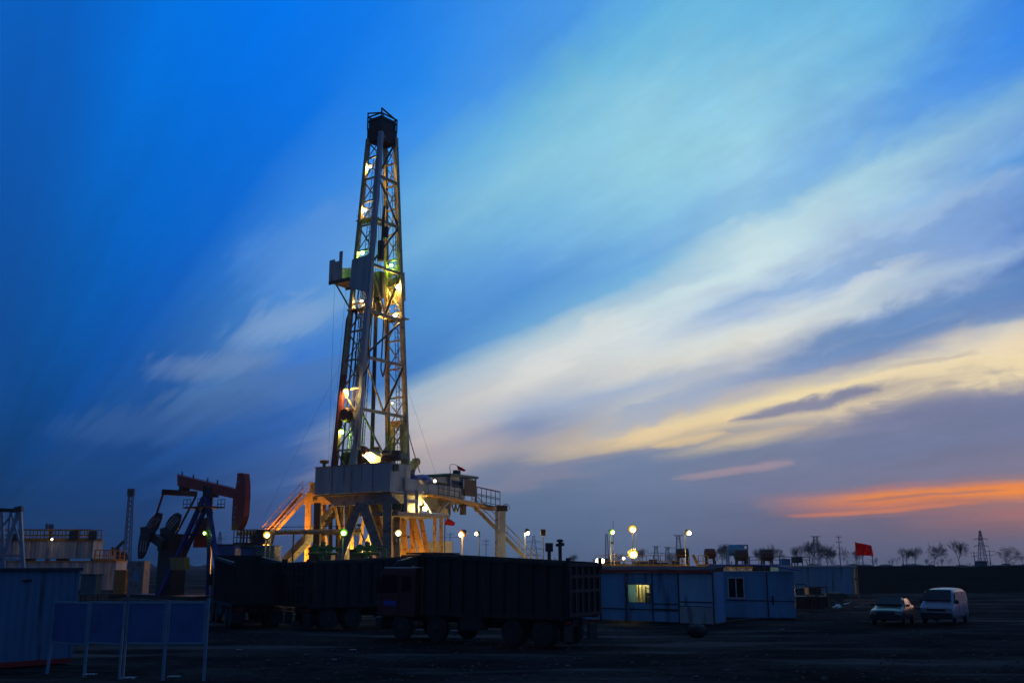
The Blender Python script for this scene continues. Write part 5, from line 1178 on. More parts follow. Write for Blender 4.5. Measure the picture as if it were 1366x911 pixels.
for px, w, h in ((855, 1.6, .5), (872, .8, .7), (884, 1.4, .4), (901, .5, .6), (820, 1.2, .5), (808, .6, .8)): q = P(px, 757, 105); m.cbox((q.x - w / 2, 105, zm + .13), (w, 0, 0), (0, .8, 0), (0, 0, h), .08)
m.build_each('tank_fitting', M['dark'], mt)
for px, Yk in ((806, 104.2), (843, 104.2)): pass
def drum(label, px, yt, yb, Y, w, mname):
    th = thing('shaker_hopper', label, 'hopper', (P(px, 757, Y).x, Y, zm if Y < 108 else 0)); c_ = P(px, (yt + yb) / 2, Y); r = P(px, yt, Y).z - c_.z
    m = MB(); m.lathe(c_ - Vector((w / 2, 0, 0)), (1, 0, 0), [(0, r * .75), (.08, r), (w - .08, r), (w, r * .75)], 16); m.build('hopper_body', M[mname], th)
    m = MB()
    for sx in (-.35, .35): m.beam((c_.x + sx * w, Y - r * .6, c_.z - r * .5), (c_.x + sx * w * 1.1, Y - r * .7, zm + .12 if Y < 108 else .0), .14); m.beam((c_.x + sx * w, Y + r * .6, c_.z - r * .5), (c_.x + sx * w * 1.1, Y + r * .7, zm + .12 if Y < 108 else .0), .14)
    m.build_each('leg', M['dark'], th); return th
drum('round hopper with a rust red top behind yellow railing, left of the blue tank', 910.5, 731.5, 744, 105.2, 1.25, 'darkred')
drum('round rust red hopper on a yellow frame, beside the ladder on the tank', 947, 731.5, 745, 105.2, 1.1, 'darkred')
drum('black round hopper standing right in front of the blue tank', 988.5, 732.5, 748, 107, 1.35, 'tank')
drum('black round hopper on one dark stalk, rightmost of the four', 1022.5, 732, 748, 107, 1.3, 'tank')
q = P(1022.5, 745, 105.5)
bt = thing('blue_tank', 'pale blue cylindrical tank lying on a tall frame behind the hoppers', 'tank', (P(984, 757, 112).x, 112, 0))
a_ = P(971, 733.5, 112); b_ = P(993, 733.5, 112); r = .62; m = MB(); m.lathe(a_, b_ - a_, [(0, .35), (.12, r), ((b_ - a_).length - .12, r), ((b_ - a_).length, .35)], 18).smooth(); m.build('tank_body', M['bluetank'], bt)
m = MB()
for px in (971.5, 992, 997): q = P(px, 731, 111.6); m.beam(q, (q.x, q.y, 0), .14); m.beam(q + Vector((0, 1, 0)), (q.x, q.y + 1, 0), .14)
m.beam(P(992, 727, 111.6), P(997.5, 727, 111.6), .14); m.beam(P(997, 727, 111.6), P(997, 733, 111.6), .14); m.beam(P(992, 727, 111.6), P(992, 733, 111.6), .14)
m.build('stand', M['post'], bt); m = MB(); q = P(985, 727.5, 112); m.cbox(q - Vector((.3, .3, .15)), (.7, 0, 0), (0, .6, 0), (0, 0, .25), .06); m.build('hatch', M['dark'], bt)
wt = thing('walkway_rail', 'faint long railing on the far tanks right of the black hoppers', 'railing', (P(1040, 750, 118).x, 118, 0))
zz = P(1040, 754, 118).z
m = MB()
for px in (1000, 1020, 1040, 1060, 1080): q = P(px, 750, 118); m.beam((q.x, 118, 0), (q.x, 118, P(px, 742.5, 118).z), .09)
for py in (742.5, 746.5): m.beam(P(998, py, 118), P(1082, py, 118), .07)
m.build('rail_frame', M['pylon'], wt)
pt = thing('small_blue_tank', 'small square blue tank standing between the hoppers and bare trees', 'tank', (P(1049, 750, 121).x, 121, 0)); a_ = P(1043, 745, 121); b_ = P(1054, 745, 121); m = MB(); m.cbox((a_.x, 121, .1), (b_.x - a_.x, 0, 0), (0, 1.2, 0), (0, 0, a_.z - .1), .05); m.build('tank_body', M['bluetank'], pt); m = MB(); m.box(a_.x - .1, b_.x + .1, 120.9, 122.3, 0, .097); m.build('base', M['dark'], pt)
yl = thing('yellow_bench_frame', 'small yellow pipe frame right of the small blue tank', 'frame', (P(1062, 752, 120).x, 120, 0)); m = MB()
for px in (1056, 1063, 1070): q = P(px, 743, 120); m.beam((q.x, 120, 0), q, .1)
m.beam(P(1056, 743.5, 120), P(1070, 743.5, 120), .1); m.build('pipe_frame', M['rail'], yl); m = MB(); m.beam(P(1057, 747, 120), P(1069, 747, 120), .6); m.build('pipe_bundle', M['dark'], yl)
# rusty skip with frame, timber heap
sk_ = thing('rusty_skip', 'low rusty open skip with a pipe frame beside the shorter hut', 'skip', (P(1083, 810, 71).x, 71, 0))
a_ = P(1062, 808, 71); b_ = P(1103, 806, 71); zt_ = P(1080, 795, 71).z
m = MB(); m.hexa([(a_.x, 71, .12), (b_.x - .1, 71, .12), (b_.x - .1, 72.6, .12), (a_.x, 72.6, .12), (a_.x - .1, 70.8, zt_), (b_.x + .1, 70.8, zt_), (b_.x + .1, 72.8, zt_), (a_.x - .1, 72.8, zt_)]); m.build('skip_body', M['rustskip'], sk_)
m = MB()
for i in range(5): x = a_.x + (b_.x - a_.x) * i / 4; m.beam((x, 70.95, .12), (x - .02, 70.75, zt_), .08)
m.build('rib', M['rustskip'], sk_)
m = MB(); zt2 = P(1080, 783, 71).z
for px in (1080, 1090, 1103): q = P(px, 790, 71.5); m.beam((q.x, 71.5, zt_ - .2), (q.x, 71.5, zt2), .08)
m.beam((P(1075, 783, 71.5).x, 71.5, zt2), (P(1103.3, 783, 71.5).x, 71.5, zt2), .08); m.obox((P(1078, 783, 71.6).x, 71.6, zt_ + .1), (.9, 0, 0), (0, .9, 0), (0, 0, zt2 - zt_ - .15)); m.build('cage', M['rustskip'], sk_)
cg = thing('small_cage', 'small open metal cage frame tucked at the corner of the shorter hut', 'cage', (P(1066, 800, 68).x, 76, 0)); m = MB(); xs0, xs1 = P(1061, 780, 76).x, P(1074.5, 780, 76).x; zc, zd = P(1067, 779, 76).z, P(1067, 785.5, 76).z
for x in (xs0, (xs0 + xs1) / 2, xs1): m.beam((x, 76, 0), (x, 76, zc), .07)
for z in (zc, zd): m.beam((xs0, 76, z), (xs1, 76, z), .07)
m.build('cage_frame', M['dark'], cg); m = MB(); m.obox((xs0, 76.2, .2), (xs1 - xs0, 0, 0), (0, 1, 0), (0, 0, zd - .2)); m.build('crate', M['teal'], cg)
hp_ = thing('scrap_heap', 'low heap of boards and bent sheet in front of the pale container', 'scrap heap', (P(1125, 808, 74).x, 74, 0)); rr = random.Random(5)
for nm, mm, n_ in (('board', 'wood', 9), ('sheet', 'conteal', 3)):
    for i in range(n_):
        q = P(1108 + 36 * rr.random(), 806, 72 + 4 * rr.random()); l = .6 + 1.3 * rr.random(); an = rr.random() * 3.1; h = .1 + .5 * rr.random(); m = MB()
        m.beam((q.x, q.y, .05 + h * .2), (q.x + l * math.cos(an), q.y + l * math.sin(an) * .6, .05 + h), .3 if nm == 'sheet' else .16, .04); m.build(nm, M[mm], hp_)
m = MB(); q = P(1121, 790, 80); m.cbox((q.x - 1, 80, 0), (1.3, 0, 0), (0, 1, 0), (0, 0, .95), .1); tag(m.build('old_crate', M['wood']), 'brown old crate behind the scrap heap, before the pale container', 'crate')
# flag beside the container
fa = P(1141, 723, 97); fb = P(1162.5, 727, 97); fc = P(1164, 741, 97); fd = P(1141, 740.5, 97)
fg = thing('red_flag', 'large red flag flying from a thin pole at the end of the pale container', 'flag', (fa.x, 97, 0))
cloth(fa, fb, fc, fd, 16, 8, .22).build('cloth', M['flag'], fg); MB().tube((fa.x - .03, 97, 0), fa + Vector((-.03, 0, .05)), .025).build('pole', M['pole'], fg)

# ------------------------------------------------------------------ yard equipment in front of the rig (seen over the trucks)
def unit(name, label, cat, px0, px1, yt, Y, depth, mname, extra=None):
    a_ = P(px0, yt, Y); b_ = P(px1, yt, Y); th = thing(name, label, cat, ((a_.x + b_.x) / 2, Y, 0))
    m = MB(); m.cbox((a_.x, Y, .5), (b_.x - a_.x, 0, 0), (0, depth, 0), (0, 0, a_.z - .5), .06); m.build('body', M[mname], th)
    m = MB(); m.box(a_.x - .15, b_.x + .15, Y - .1, Y + depth + .1, 0, .497); m.build('skid', M['chassis'], th)
    m = MB(); m.box(a_.x - .08, b_.x + .08, Y - .07, Y + depth + .07, a_.z + .003, a_.z + .09); m.build('lid', M['dark' if mname != 'teal' else 'conteal'], th)
    n_ = max(2, int((b_.x - a_.x) / .9)); m = MB()
    for i in range(n_): x = a_.x + (b_.x - a_.x) * (i + .12) / n_; m.box(x, x + (b_.x - a_.x) / n_ * .76, Y - .025, Y - .003, .8, a_.z - .2)
    m.build('side_door', M[mname], th); return th
unit('generator_box', 'teal steel box in front of the orange stair, under a bright yellow lamp', 'generator', 341, 366, 728.5, 78, 2.2, 'teal')
unit('generator_box', 'dark blue steel box between the pumpjack and the teal box', 'generator', 322, 340, 731, 79, 2.0, 'boardb')
unit('generator_box', 'dark blue housing with a green lit lid just right of the pumpjack ladder', 'generator', 290, 313, 727, 80, 2.4, 'boardb')
unit('generator_box', 'black steel box between the two A-shaped legs under the rig floor', 'generator', 466, 478, 734, 76, 1.6, 'dark')
unit('generator_box', 'dark box at the foot of the orange support leg', 'generator', 412, 424, 734, 77, 1.6, 'dark')
unit('generator_box', 'green tinted pump box in the yard left of the green pole lamp', 'generator', 425, 442, 737, 77, 1.8, 'teal')
unit('generator_box', 'green tinted pump box in the yard right of the green pole lamp', 'generator', 482, 497, 738, 77, 1.8, 'teal')
wh = thing('wellhead_platform', 'platform coloured green for lamplight, with pipe railing below the horse head', 'platform', (P(335, 740, 82).x, 82, 0))
a_ = P(311, 727, 82); b_ = P(341, 727, 82); m = MB(); m.box(a_.x, b_.x, 82, 84.4, a_.z - .3, a_.z); m.build('deck', M['green'], wh)  # green lamplight is put into the colour of deck and legs
m = MB()
for x in (a_.x + .1, b_.x - .1):
    for y in (82.1, 84.2): m.beam((x, y, 0), (x, y, a_.z - .3), .16)
m.build_each('leg', M['green'], wh); z_ = a_.z
rail_line(wh, (a_.x, 82.05, z_), (b_.x, 82.05, z_), 7, P(320, 706, 82).z - z_, 'dark', .03); rail_line(wh, (a_.x, 84.3, z_), (b_.x, 84.3, z_), 7, P(320, 706, 82).z - z_, 'dark', .03)
hpz = thing('hopper_bin', 'dark hopper bin beside the yellow lamp, right of the railed platform', 'hopper', (P(347, 740, 83).x, 83, 0)); q = [P(341.5, 706, 83), P(361, 706, 83), P(356, 726, 83), P(336, 726, 83)]
m = MB(); m.prism(q, (0, 2, 0)); m.build('bin', M['dark'], hpz); m = MB()
for px in (339, 354):
    for y in (83.2, 84.8): p = P(px, 725, 83); m.beam((p.x, y, 0), (p.x, y, p.z), .14)
m.build_each('leg', M['dark'], hpz)
def valve_tree(label, px, yt, Y, w):
    th = thing('valve_tree', label, 'valve', (P(px, 740, Y).x, Y, 0)); c_ = P(px, yt, Y); x = c_.x; m = MB()
    m.tube((x, Y, 0), (x, Y, c_.z), .14)
    for k in (.3, .7): z = c_.z - k; m.tube((x - w, Y, z), (x + w, Y, z), .1); m.lathe((x - .3, Y, z), (1, 0, 0), [(0, .2), (.6, .2)], 10)
    m.path([(x + w, Y, c_.z - .3), (x + w + .4, Y, c_.z - .4), (x + w + .5, Y, 0)], .09); m.build('pipework', M['green'], th)
    m = MB()
    for sx in (-.5, .5): m.lathe((x + sx * w, Y - .35, c_.z - .3), (0, 1, 0), [(0, .3), (.04, .3)], 12); m.tube((x + sx * w, Y - .35, c_.z - .3), (x + sx * w, Y, c_.z - .3), .04)
    m.ball((x, Y, c_.z), .22, 10, 6); m.build_each('handwheel', M['green'], th)
valve_tree('green lit valve tree with handwheels left of the green pole lamp', 431, 725.5, 76, 1.1); valve_tree('green lit valve tree with handwheels in front of the big A-frame leg', 490, 725.5, 76, 1.0)
wc = thing('ribbed_container', 'small ribbed container behind the trucks with a yellow green lit end', 'container', (P(580, 735, 106).x, 106, 0)); a_ = P(556, 722, 106); b_ = P(588, 722, 106); m_ = corr_box(a_.x, b_.x, 106, 108.4, .1, a_.z, .4, .05); m_.build('wall', M['white'], wc)
q = P(603, 721, 106); m = MB(); m.box(b_.x + .003, q.x, 106.1, 108.3, .1, q.z - .05); m.build('lit_end_face', M['whitep'], wc)  # paler end face: the lamplight on it is put into its colour
for lab, px, yt, w in (('stubby dark exhaust stack above the red truck, left of the pair', 732.5, 724, .5), ('dark exhaust stack with a branched cap above the red truck, right of the pair', 747, 721, .4)):
    th = thing('exhaust_stack', lab, 'exhaust', (P(px, 740, 72).x, 72, 0)); q = P(px, yt, 72); m = MB(); m.tube((q.x, 72, 0), q, .13, n=8)
    if w < .5: m.ball(q, .2, 8, 6, (1.3, 1, .6)); m.ball(q + Vector((.2, 0, -.25)), .13, 8, 6); m.ball(q + Vector((-.2, 0, -.3)), .12, 8, 6)
    else: m.cbox(q - Vector((.27, .25, .6)), (.54, 0, 0), (0, .5, 0), (0, 0, .6), .08)
    m.build('stack_pipe', M['dark'], th)

# ------------------------------------------------------------------ lamp posts
def lamp_post(label, px, py, Y, kind, r=.24, pole_px=None, head=(0, -1, -.4), twin=False, lit=True, mname='pole', r_pole=.06):
    c_ = P(px, py, Y); pp = P(pole_px or px, py - 3, Y + .35); th = thing('lamp_post', label, 'lamp post', (pp.x, pp.y, 0), 'lamp posts around the drilling site')
    m = MB(); m.tube((pp.x, pp.y, 0), pp, r_pole, r_pole * .8, n=8); m.path([pp, c_ + Vector((0, .3, .15))], .04, 5)
    if twin: m.tube((pp.x + .35, pp.y, 0), (pp.x + .35, pp.y, pp.z - .4), .03, n=6)
    m.build('pole', M[mname], th)
    if lit: floodlight(th, c_, kind, r, head, name='lamp_head')
    else:
        m = MB(); m.cbox(c_ - Vector((.28, .2, .3)), (.56, 0, 0), (0, .3, 0), (0, 0, .6), .06); m.build('lamp_head', M['housing'], th)
    return th
lamp_post('lamp post with a bright yellow lamp at the foot of the orange stair', 356, 713.5, 76, 'pole', .26, 355, (.3, -.6, -.3), True)
lamp_post('lamp post glowing green under the middle of the rig floor', 458.5, 710.5, 74, 'polegreen', .26, 458)
lamp_post('lamp post with a pale yellow lamp between the rig legs', 531.5, 711, 74, 'white', .24, 534)
lamp_post('lamp post with an orange starlike lamp right of the small windsock', 616.3, 712, 96, 'orange', .36, 617, (-.5, -.3, -.4), mname='whitep', r_pole=.1)
lamp_post('tilted lamp post with a whitish lamp left of the catwalk column', 636, 711.5, 100, 'white', .24, 639.5, (-.8, -.5, -.4))
lamp_post('lamp post with a pale green white lamp right of the yellow stair', 704, 710, 98, 'white', .26, 700, (.3, -.2, -.9), mname='whitep')
lamp_post('unlit lamp post right of the yellow stair', 724.5, 710, 98, 'white', .2, 725, lit=False)
lamp_post('thin lamp post glowing green above the walkway left of the tall warm lamp', 816.5, 709.5, 96, 'polegreen', .26, 813.5, (.5, -.6, -.3))
lamp_post('tall lamp post with a bright warm lamp behind the lit hut', 844, 706, 96, 'pole', .38, 843.5, (0, -.9, -.4), True)
lamp_post('low lamp post with the brightest yellow lamp right above the lit hut roof', 844.6, 738.8, 98, 'bigwarm', .46, 844.6, (0, -.9, -.4), r_pole=.05)
lamp_post('lamp post with a small white lamp near the far end of the yellow walkway', 918.5, 710.5, 96, 'white', .28, 913.5, (.6, -.6, -.5))
th = thing('antenna_pole', 'thin bare whip pole beside the green lamp over the yellow walkway', 'pole', (P(818, 740, 97).x, 97, 0)); q = P(817.8, 694, 97); m = MB(); m.tube((q.x, 97, 0), (q.x, 97, q.z - 3), .06, .04); m.tube((q.x, 97, q.z - 3), q, .02); m.build('pole', M['dark'], th); m = MB(); q2_ = P(818, 724, 97); m.obox(q2_ - Vector((.35, .1, .1)), (.4, 0, 0), (0, .2, 0), (0, 0, .2)); m.build('bracket', M['dark'], th)
m = MB(); q = P(800.5, 748, 100); m.ball(q, .34, 12, 8, (1.3, 1, .8)); o2 = thing('walkway_lamp', 'low milky lamp on the tank walkway at the corner of the red truck', 'lamp', (q.x, 100, zm)); m.build('lens', E['small'], o2); m = MB(); m.tube((q.x, 100.2, 0), (q.x, 100.2, q.z), .08); m.build('stem', M['dark'], o2)
q = P(832, 744.5, 103); o2 = thing('walkway_lamp', 'tiny white lamp on the tank railing left of the brightest lamp', 'lamp', (q.x, 103, zm)); MB().ball(q, .12).build('lens', E['small'], o2); MB().tube((q.x, 103.1, 0), (q.x, 103.1, q.z), .04).build('stem', M['dark'], o2)

# ------------------------------------------------------------------ cars
def car_loft(th, secs, mname, name):   # secs: (x, [(y,z)...]) symmetric half profile from bottom to top centre
    m = MB(); n_ = len(secs[0][1])
    for x, pf in secs:
        for y, z in pf: m.v.append(Vector((x, y, z)))
        for y, z in reversed(pf[:-1]): m.v.append(Vector((x, -y, z)))
    k = 2 * n_ - 1
    for i in range(len(secs) - 1):
        for j in range(k): a_ = i * k + j; b_ = i * k + (j + 1) % k; m.f.append((a_, b_, b_ + k, a_ + k))
    m.f.append(tuple(range(k))[::-1]); m.f.append(tuple(range((len(secs) - 1) * k, len(secs) * k)))
    m.sm = True; o = m.build(name, M[mname], th); o.modifiers.clear(); s = o.modifiers.new('s', 'SUBSURF'); s.levels = 2; s.render_levels = 2; return o
def quadpanel(m, pts, off):
    pts = [Vector(p) for p in pts]; n_ = (pts[1] - pts[0]).cross(pts[3] - pts[0]).normalized() * off; m.prism(pts, n_)
def car_wheels(th, xs, w, r):
    for x in xs:
        for s in (-1, 1):
            m = MB(); m.lathe((x, s * w - .09, r), (0, 1, 0), [(0, r * .65), (.015, r * .95), (.05, r), (.13, r), (.165, r * .95), (.18, r * .65)], 20); t_ = m.build('wheel', M['tyre'], th); m = MB(); m.lathe((x, s * (w + .07), r), (0, s, 0), [(0, r * .62), (.02, r * .55), (.03, r * .2)], 14); m.build('rim', M['rim'], t_)
def front_bits(th, body, xf, hw, zl, zp, hz):
    for s in (-1, 1):
        m = MB(); m.cbox((xf - .06, s * hw - .19, zl - hz / 2), (.09, 0, 0), (0, .38, 0), (0, 0, hz), .03); m.build_each('headlight', M['chrome'], th)
    m = MB(); m.box(xf - .02, xf + .045, -.45, .45, zl - .09, zl + .05); m.build('grille', M['trim'], th)
    m = MB(); m.box(xf + .03, xf + .075, -.24, .24, zp - .075, zp + .075); m.build('number_plate', M['plate'], th)
rzc = math.atan2(-.866, -.5)
gs = G(1185, 834.5); sed = thing('sedan', 'dark saloon car parked facing the camera, left of the van', 'car', gs + Vector((.9, 1.6, 0)), rz=rzc)
hw = .84
def sp_(x, hwb, zb, zbelt, hwt, zt): return (x, [(hwb * .9, zb), (hwb, zb + .14), (hwb, zb + (zbelt - zb) * .6), (hwb * .97, zbelt), (hwt, zbelt + (zt - zbelt) * .9 if zt > zbelt + .05 else zbelt + .012), (hwt * .6, zt), (0, zt + .01)])
secs = [sp_(-2.2, .70, .42, .84, .62, .88), sp_(-2.12, .80, .30, .92, .74, .96), sp_(-1.35, hw, .25, .95, .72, 1.0), sp_(-1.2, hw, .25, .95, .70, 1.03), sp_(-.65, hw, .24, .95, .60, 1.38), sp_(.1, hw, .24, .94, .60, 1.42), sp_(.45, hw, .24, .93, .60, 1.38), sp_(1.12, hw, .24, .90, .70, .97), sp_(1.25, hw, .24, .89, .70, .93), sp_(1.95, .82, .26, .80, .70, .84), sp_(2.15, .78, .32, .72, .66, .76), sp_(2.22, .70, .40, .64, .55, .66)]
body = car_loft(sed, secs, 'sedan', 'body')
m = MB(); quadpanel(m, [(1.13, .66, 1.0), (1.13, -.66, 1.0), (.50, -.55, 1.375), (.50, .55, 1.375)], -.085); m.build('windscreen', M['glass'], body)
m = MB(); quadpanel(m, [(-1.2, -.62, 1.04), (-1.2, .62, 1.04), (-.7, .52, 1.36), (-.7, -.52, 1.36)], -.03); m.build('rear_window', M['glass'], body)
for s in (-1, 1):
    m = MB()
    for x0, x1, t0, t1 in ((-.28, .86, -.25, .42), (-1.0, -.36, -.62, -.33)):
        m.prism([(x0, s * .79, .97), (x1, s * .77, .96), (t1, s * .632, 1.33), (t0, s * .632, 1.335)], (0, s * .02, .01))
    m.build_each('side_window', M['glass'], body)
m = MB()
for s in (-1, 1): m.cbox((.75, s * .89 - .09, .95), (.1, 0, 0), (0, .18, 0), (0, 0, .12), .03)
m.build_each('mirror', M['trim'], body)
m = MB()
for s in (-1, 1): m.box(-1.9, 1.6, s * .842 - .006, s * .842 + .012, .5, .56); m.box(-.32, -.31, s * .84 - .003, s * .84 + .004, .35, .93)
m.build_each('side_moulding', M['trim'], body); m = MB(); m.cbox((2.1, -.78, .36), (.17, 0, 0), (0, 1.56, 0), (0, 0, .2), .05); m.build('bumper', M['trim'], sed)
front_bits(sed, body, 2.19, .56, .66, .46, .13); car_wheels(sed, (-1.25, 1.35), .74, .31)
gv = G(1254, 833); van = thing('minivan', 'pale silver minivan parked facing the camera, right of the dark saloon', 'van', gv + Vector((1.0, 1.6, 0)), rz=rzc - R(5)); van.scale = (1.05, 1.05, .98)
hw = .82
def vs_(x, hwb, zb, zbelt, hwt, zt): return (x, [(hwb * .92, zb), (hwb, zb + .15), (hwb, zb + (zbelt - zb) * .6), (hwb * .985, zbelt), (hwt, zt - .13), (hwt * .75, zt - .02), (0, zt)])
secs = [vs_(-1.95, .74, .40, 1.08, .66, 1.78), vs_(-1.88, .81, .30, 1.1, .71, 1.86), vs_(-1.2, hw, .26, 1.1, .71, 1.92), vs_(0, hw, .26, 1.1, .71, 1.92), vs_(.75, hw, .26, 1.09, .70, 1.88), vs_(.95, hw, .26, 1.08, .70, 1.80), vs_(1.55, hw, .26, 1.07, .74, 1.22), vs_(1.68, .82, .27, 1.02, .74, 1.12), vs_(1.92, .79, .32, .86, .66, .95), vs_(1.98, .72, .40, .76, .55, .8)]
body = car_loft(van, secs, 'van', 'body')
m = MB(); quadpanel(m, [(1.56, .68, 1.24), (1.56, -.68, 1.24), (.96, -.60, 1.76), (.96, .60, 1.76)], -.09); m.build('windscreen', M['glass'], body)
for s in (-1, 1):
    m = MB()
    for x0, x1, t0, t1 in ((.5, 1.25, .5, .86), (-.62, .42, -.58, .42), (-1.72, -.72, -1.66, -.68)):
        m.prism([(x0, s * .80, 1.16), (x1, s * .785, 1.16), (t1, s * .728, 1.7), (t0, s * .735, 1.7)], (0, s * .02, .008))
    m.build_each('side_window', M['glass'], body)
m = MB(); quadpanel(m, [(-1.93, -.6, 1.15), (-1.93, .6, 1.15), (-1.93, .55, 1.68), (-1.93, -.55, 1.68)], .03); m.build('rear_window', M['glass'], body)
m = MB()
for s in (-1, 1): m.cbox((1.18, s * .87 - .09, 1.1), (.1, 0, 0), (0, .18, 0), (0, 0, .2), .03)
m.build_each('mirror', M['trim'], body); m = MB()
for s in (-1, 1):
    m.box(.455, .47, s * .823 - .003, s * .823 + .004, .35, 1.1); m.box(-.68, -.67, s * .823 - .003, s * .823 + .004, .35, 1.1)
m.build('door_gap', M['trim'], body)
m = MB(); m.cbox((1.86, -.77, .34), (.17, 0, 0), (0, 1.54, 0), (0, 0, .3), .06); m.build('bumper', M['trim'], van); m = MB(); m.beam((1.6, 0, 1.14), (1.36, -.3, 1.44), .02); m.tube((1.0, -.0, 1.86), (.85, 0, 2.0), .01); m.build('wiper', M['trim'], body)
front_bits(van, body, 1.95, .56, .80, .50, .16); car_wheels(van, (-1.2, 1.25), .73, .30)

# ------------------------------------------------------------------ bare trees along the horizon
def tree_mesh(seed, h, spread, upright, LV=5):
    rr = random.Random(seed); tr = MB(); cr = MB()
    def grow(p, d, l, r, lev, tgt):
        n_ = 3 if lev < 3 else 2; q = p
        for i in range(n_):
            d = (d + Vector((rr.uniform(-1, 1), rr.uniform(-1, 1), rr.uniform(-.3, .7))) * (.14 + .05 * lev)).normalized(); q2 = q + d * (l / n_); tgt.tube(q, q2, r * (1 - .25 * i / n_), r * (1 - .25 * (i + 1) / n_), n=6 if lev == 0 else 3, caps=False); q = q2
            if lev >= 1 and lev < LV and i < n_ - 1: br(q, d, l, r, lev)
        if lev < LV:
            for _ in range(3): br(q, d, l, r, lev)
    def br(q, d, l, r, lev):
        a_ = rr.uniform(0, 6.28); s = spread * rr.uniform(.5, 1.2); x = d.orthogonal().normalized(); y = d.cross(x); e = (d + (x * math.cos(a_) + y * math.sin(a_)) * s + Vector((0, 0, upright))).normalized()
        grow(q, e, l * rr.uniform(.58, .86), max(r * .55, .017), lev + 1, cr)
    p = Vector((0, 0, 0)); tr.tube(p, (0, 0, h * .16), h * .017, h * .014, n=7); grow(Vector((0, 0, h * .15)), Vector((0, 0, 1)), h * .30, h * .014, 0, tr); return tr, cr
protos = []
for i, (sd_, sp2, up) in enumerate(((1, 1.05, .10), (2, .85, .28), (5, 1.2, .02))):
    tr, cr = tree_mesh(sd_, 10, sp2, up); zmax = max(v.z for v in cr.v); k = 10 / zmax
    for mb_ in (tr, cr):
        for v in mb_.v: v *= k
    protos.append((tr, cr))
tree_spots = [   # photo column, top row, distance, kind, label
 (1028, 723, 330, 0, 'round bare tree directly above the rightmost black hopper'), (1064, 726, 380, 1, 'faint thin bare tree between the small blue tank and the round trees'),
 (1082, 718, 340, 1, 'upright bare tree left of the forked pylon above the container'), (1091.5, 721, 335, 0, 'bare tree touching the forked pylon on its right'), (1104.5, 724, 350, 2, 'bare tree left of the tall utility pole'),
 (1113, 730, 380, 1, 'small bare tree at the foot of the tall utility pole'), (1140.5, 727, 345, 0, 'bare tree right behind the red flag'), (1211, 729, 360, 1, 'smaller left one of two bare trees close together, right of the flag'), (1219.5, 728, 355, 1, 'right one of two bare trees close together, right of the flag'),
 (1245.5, 720.5, 330, 0, 'large bare tree midway between the flag and the lattice pylon'), (1280, 719, 335, 1, 'tall slim bare tree left of the lattice pylon'), (1345, 726.5, 330, 2, 'wide bare tree at the right edge beyond the bank'),
 (962, 723, 340, 1, 'thin bare tree left of the blue tank'), (955, 727, 360, 2, 'faint bare tree behind the rust red hopper'), (1011, 729, 380, 1, 'faint bare tree between the two black hoppers'), (763, 738, 420, 1, 'tiny bare tree above the tail of the red truck'), (826, 735, 420, 2, 'faint bare bush behind the left end of the yellow walkway'), (858, 730, 420, 1, 'faint bare tree right of the tall warm lamp'), (895, 735, 430, 2, 'faint bare tree behind the right part of the yellow walkway')]
sm = [tree_mesh(20 + i, 10, .8 + .15 * (i % 3), .15, 3) for i in range(5)]; fs = MB(); rr = random.Random(9)
for i in range(95):
    px = rr.uniform(735, 1380) if i < 75 else rr.uniform(300, 735); Y = rr.uniform(420, 800); b_ = P(px, 752, Y); s = rr.uniform(.3, .85) * (Y / 600); k0 = len(fs.v)
    for mb_ in sm[i % 5]: fs.add([Vector((v.x * s * 1.2 + b_.x, v.y * s + Y, v.z * s)) for v in mb_.v], mb_.f)
tag(fs.build('far_scrub', M['bark']), kind='stuff')
roots = {}
for px, yt, Y, k, lab in tree_spots:
    b_ = P(px, 752, Y); top = P(px, yt, Y).z; zb_ = 0.0; s = (top - zb_) / 10
    if k not in roots:
        t_ = thing('bare_tree', lab, 'tree', (b_.x, Y, zb_), 'bare trees along the horizon', rz=random.uniform(0, 6)); protos[k][0].build('trunk', M['bark'], t_); protos[k][1].build('crown', M['bark'], t_); t_.scale = (s, s, s); roots[k] = t_
    else: dup(roots[k], (b_.x, Y, zb_), lab, random.uniform(0, 6), s)

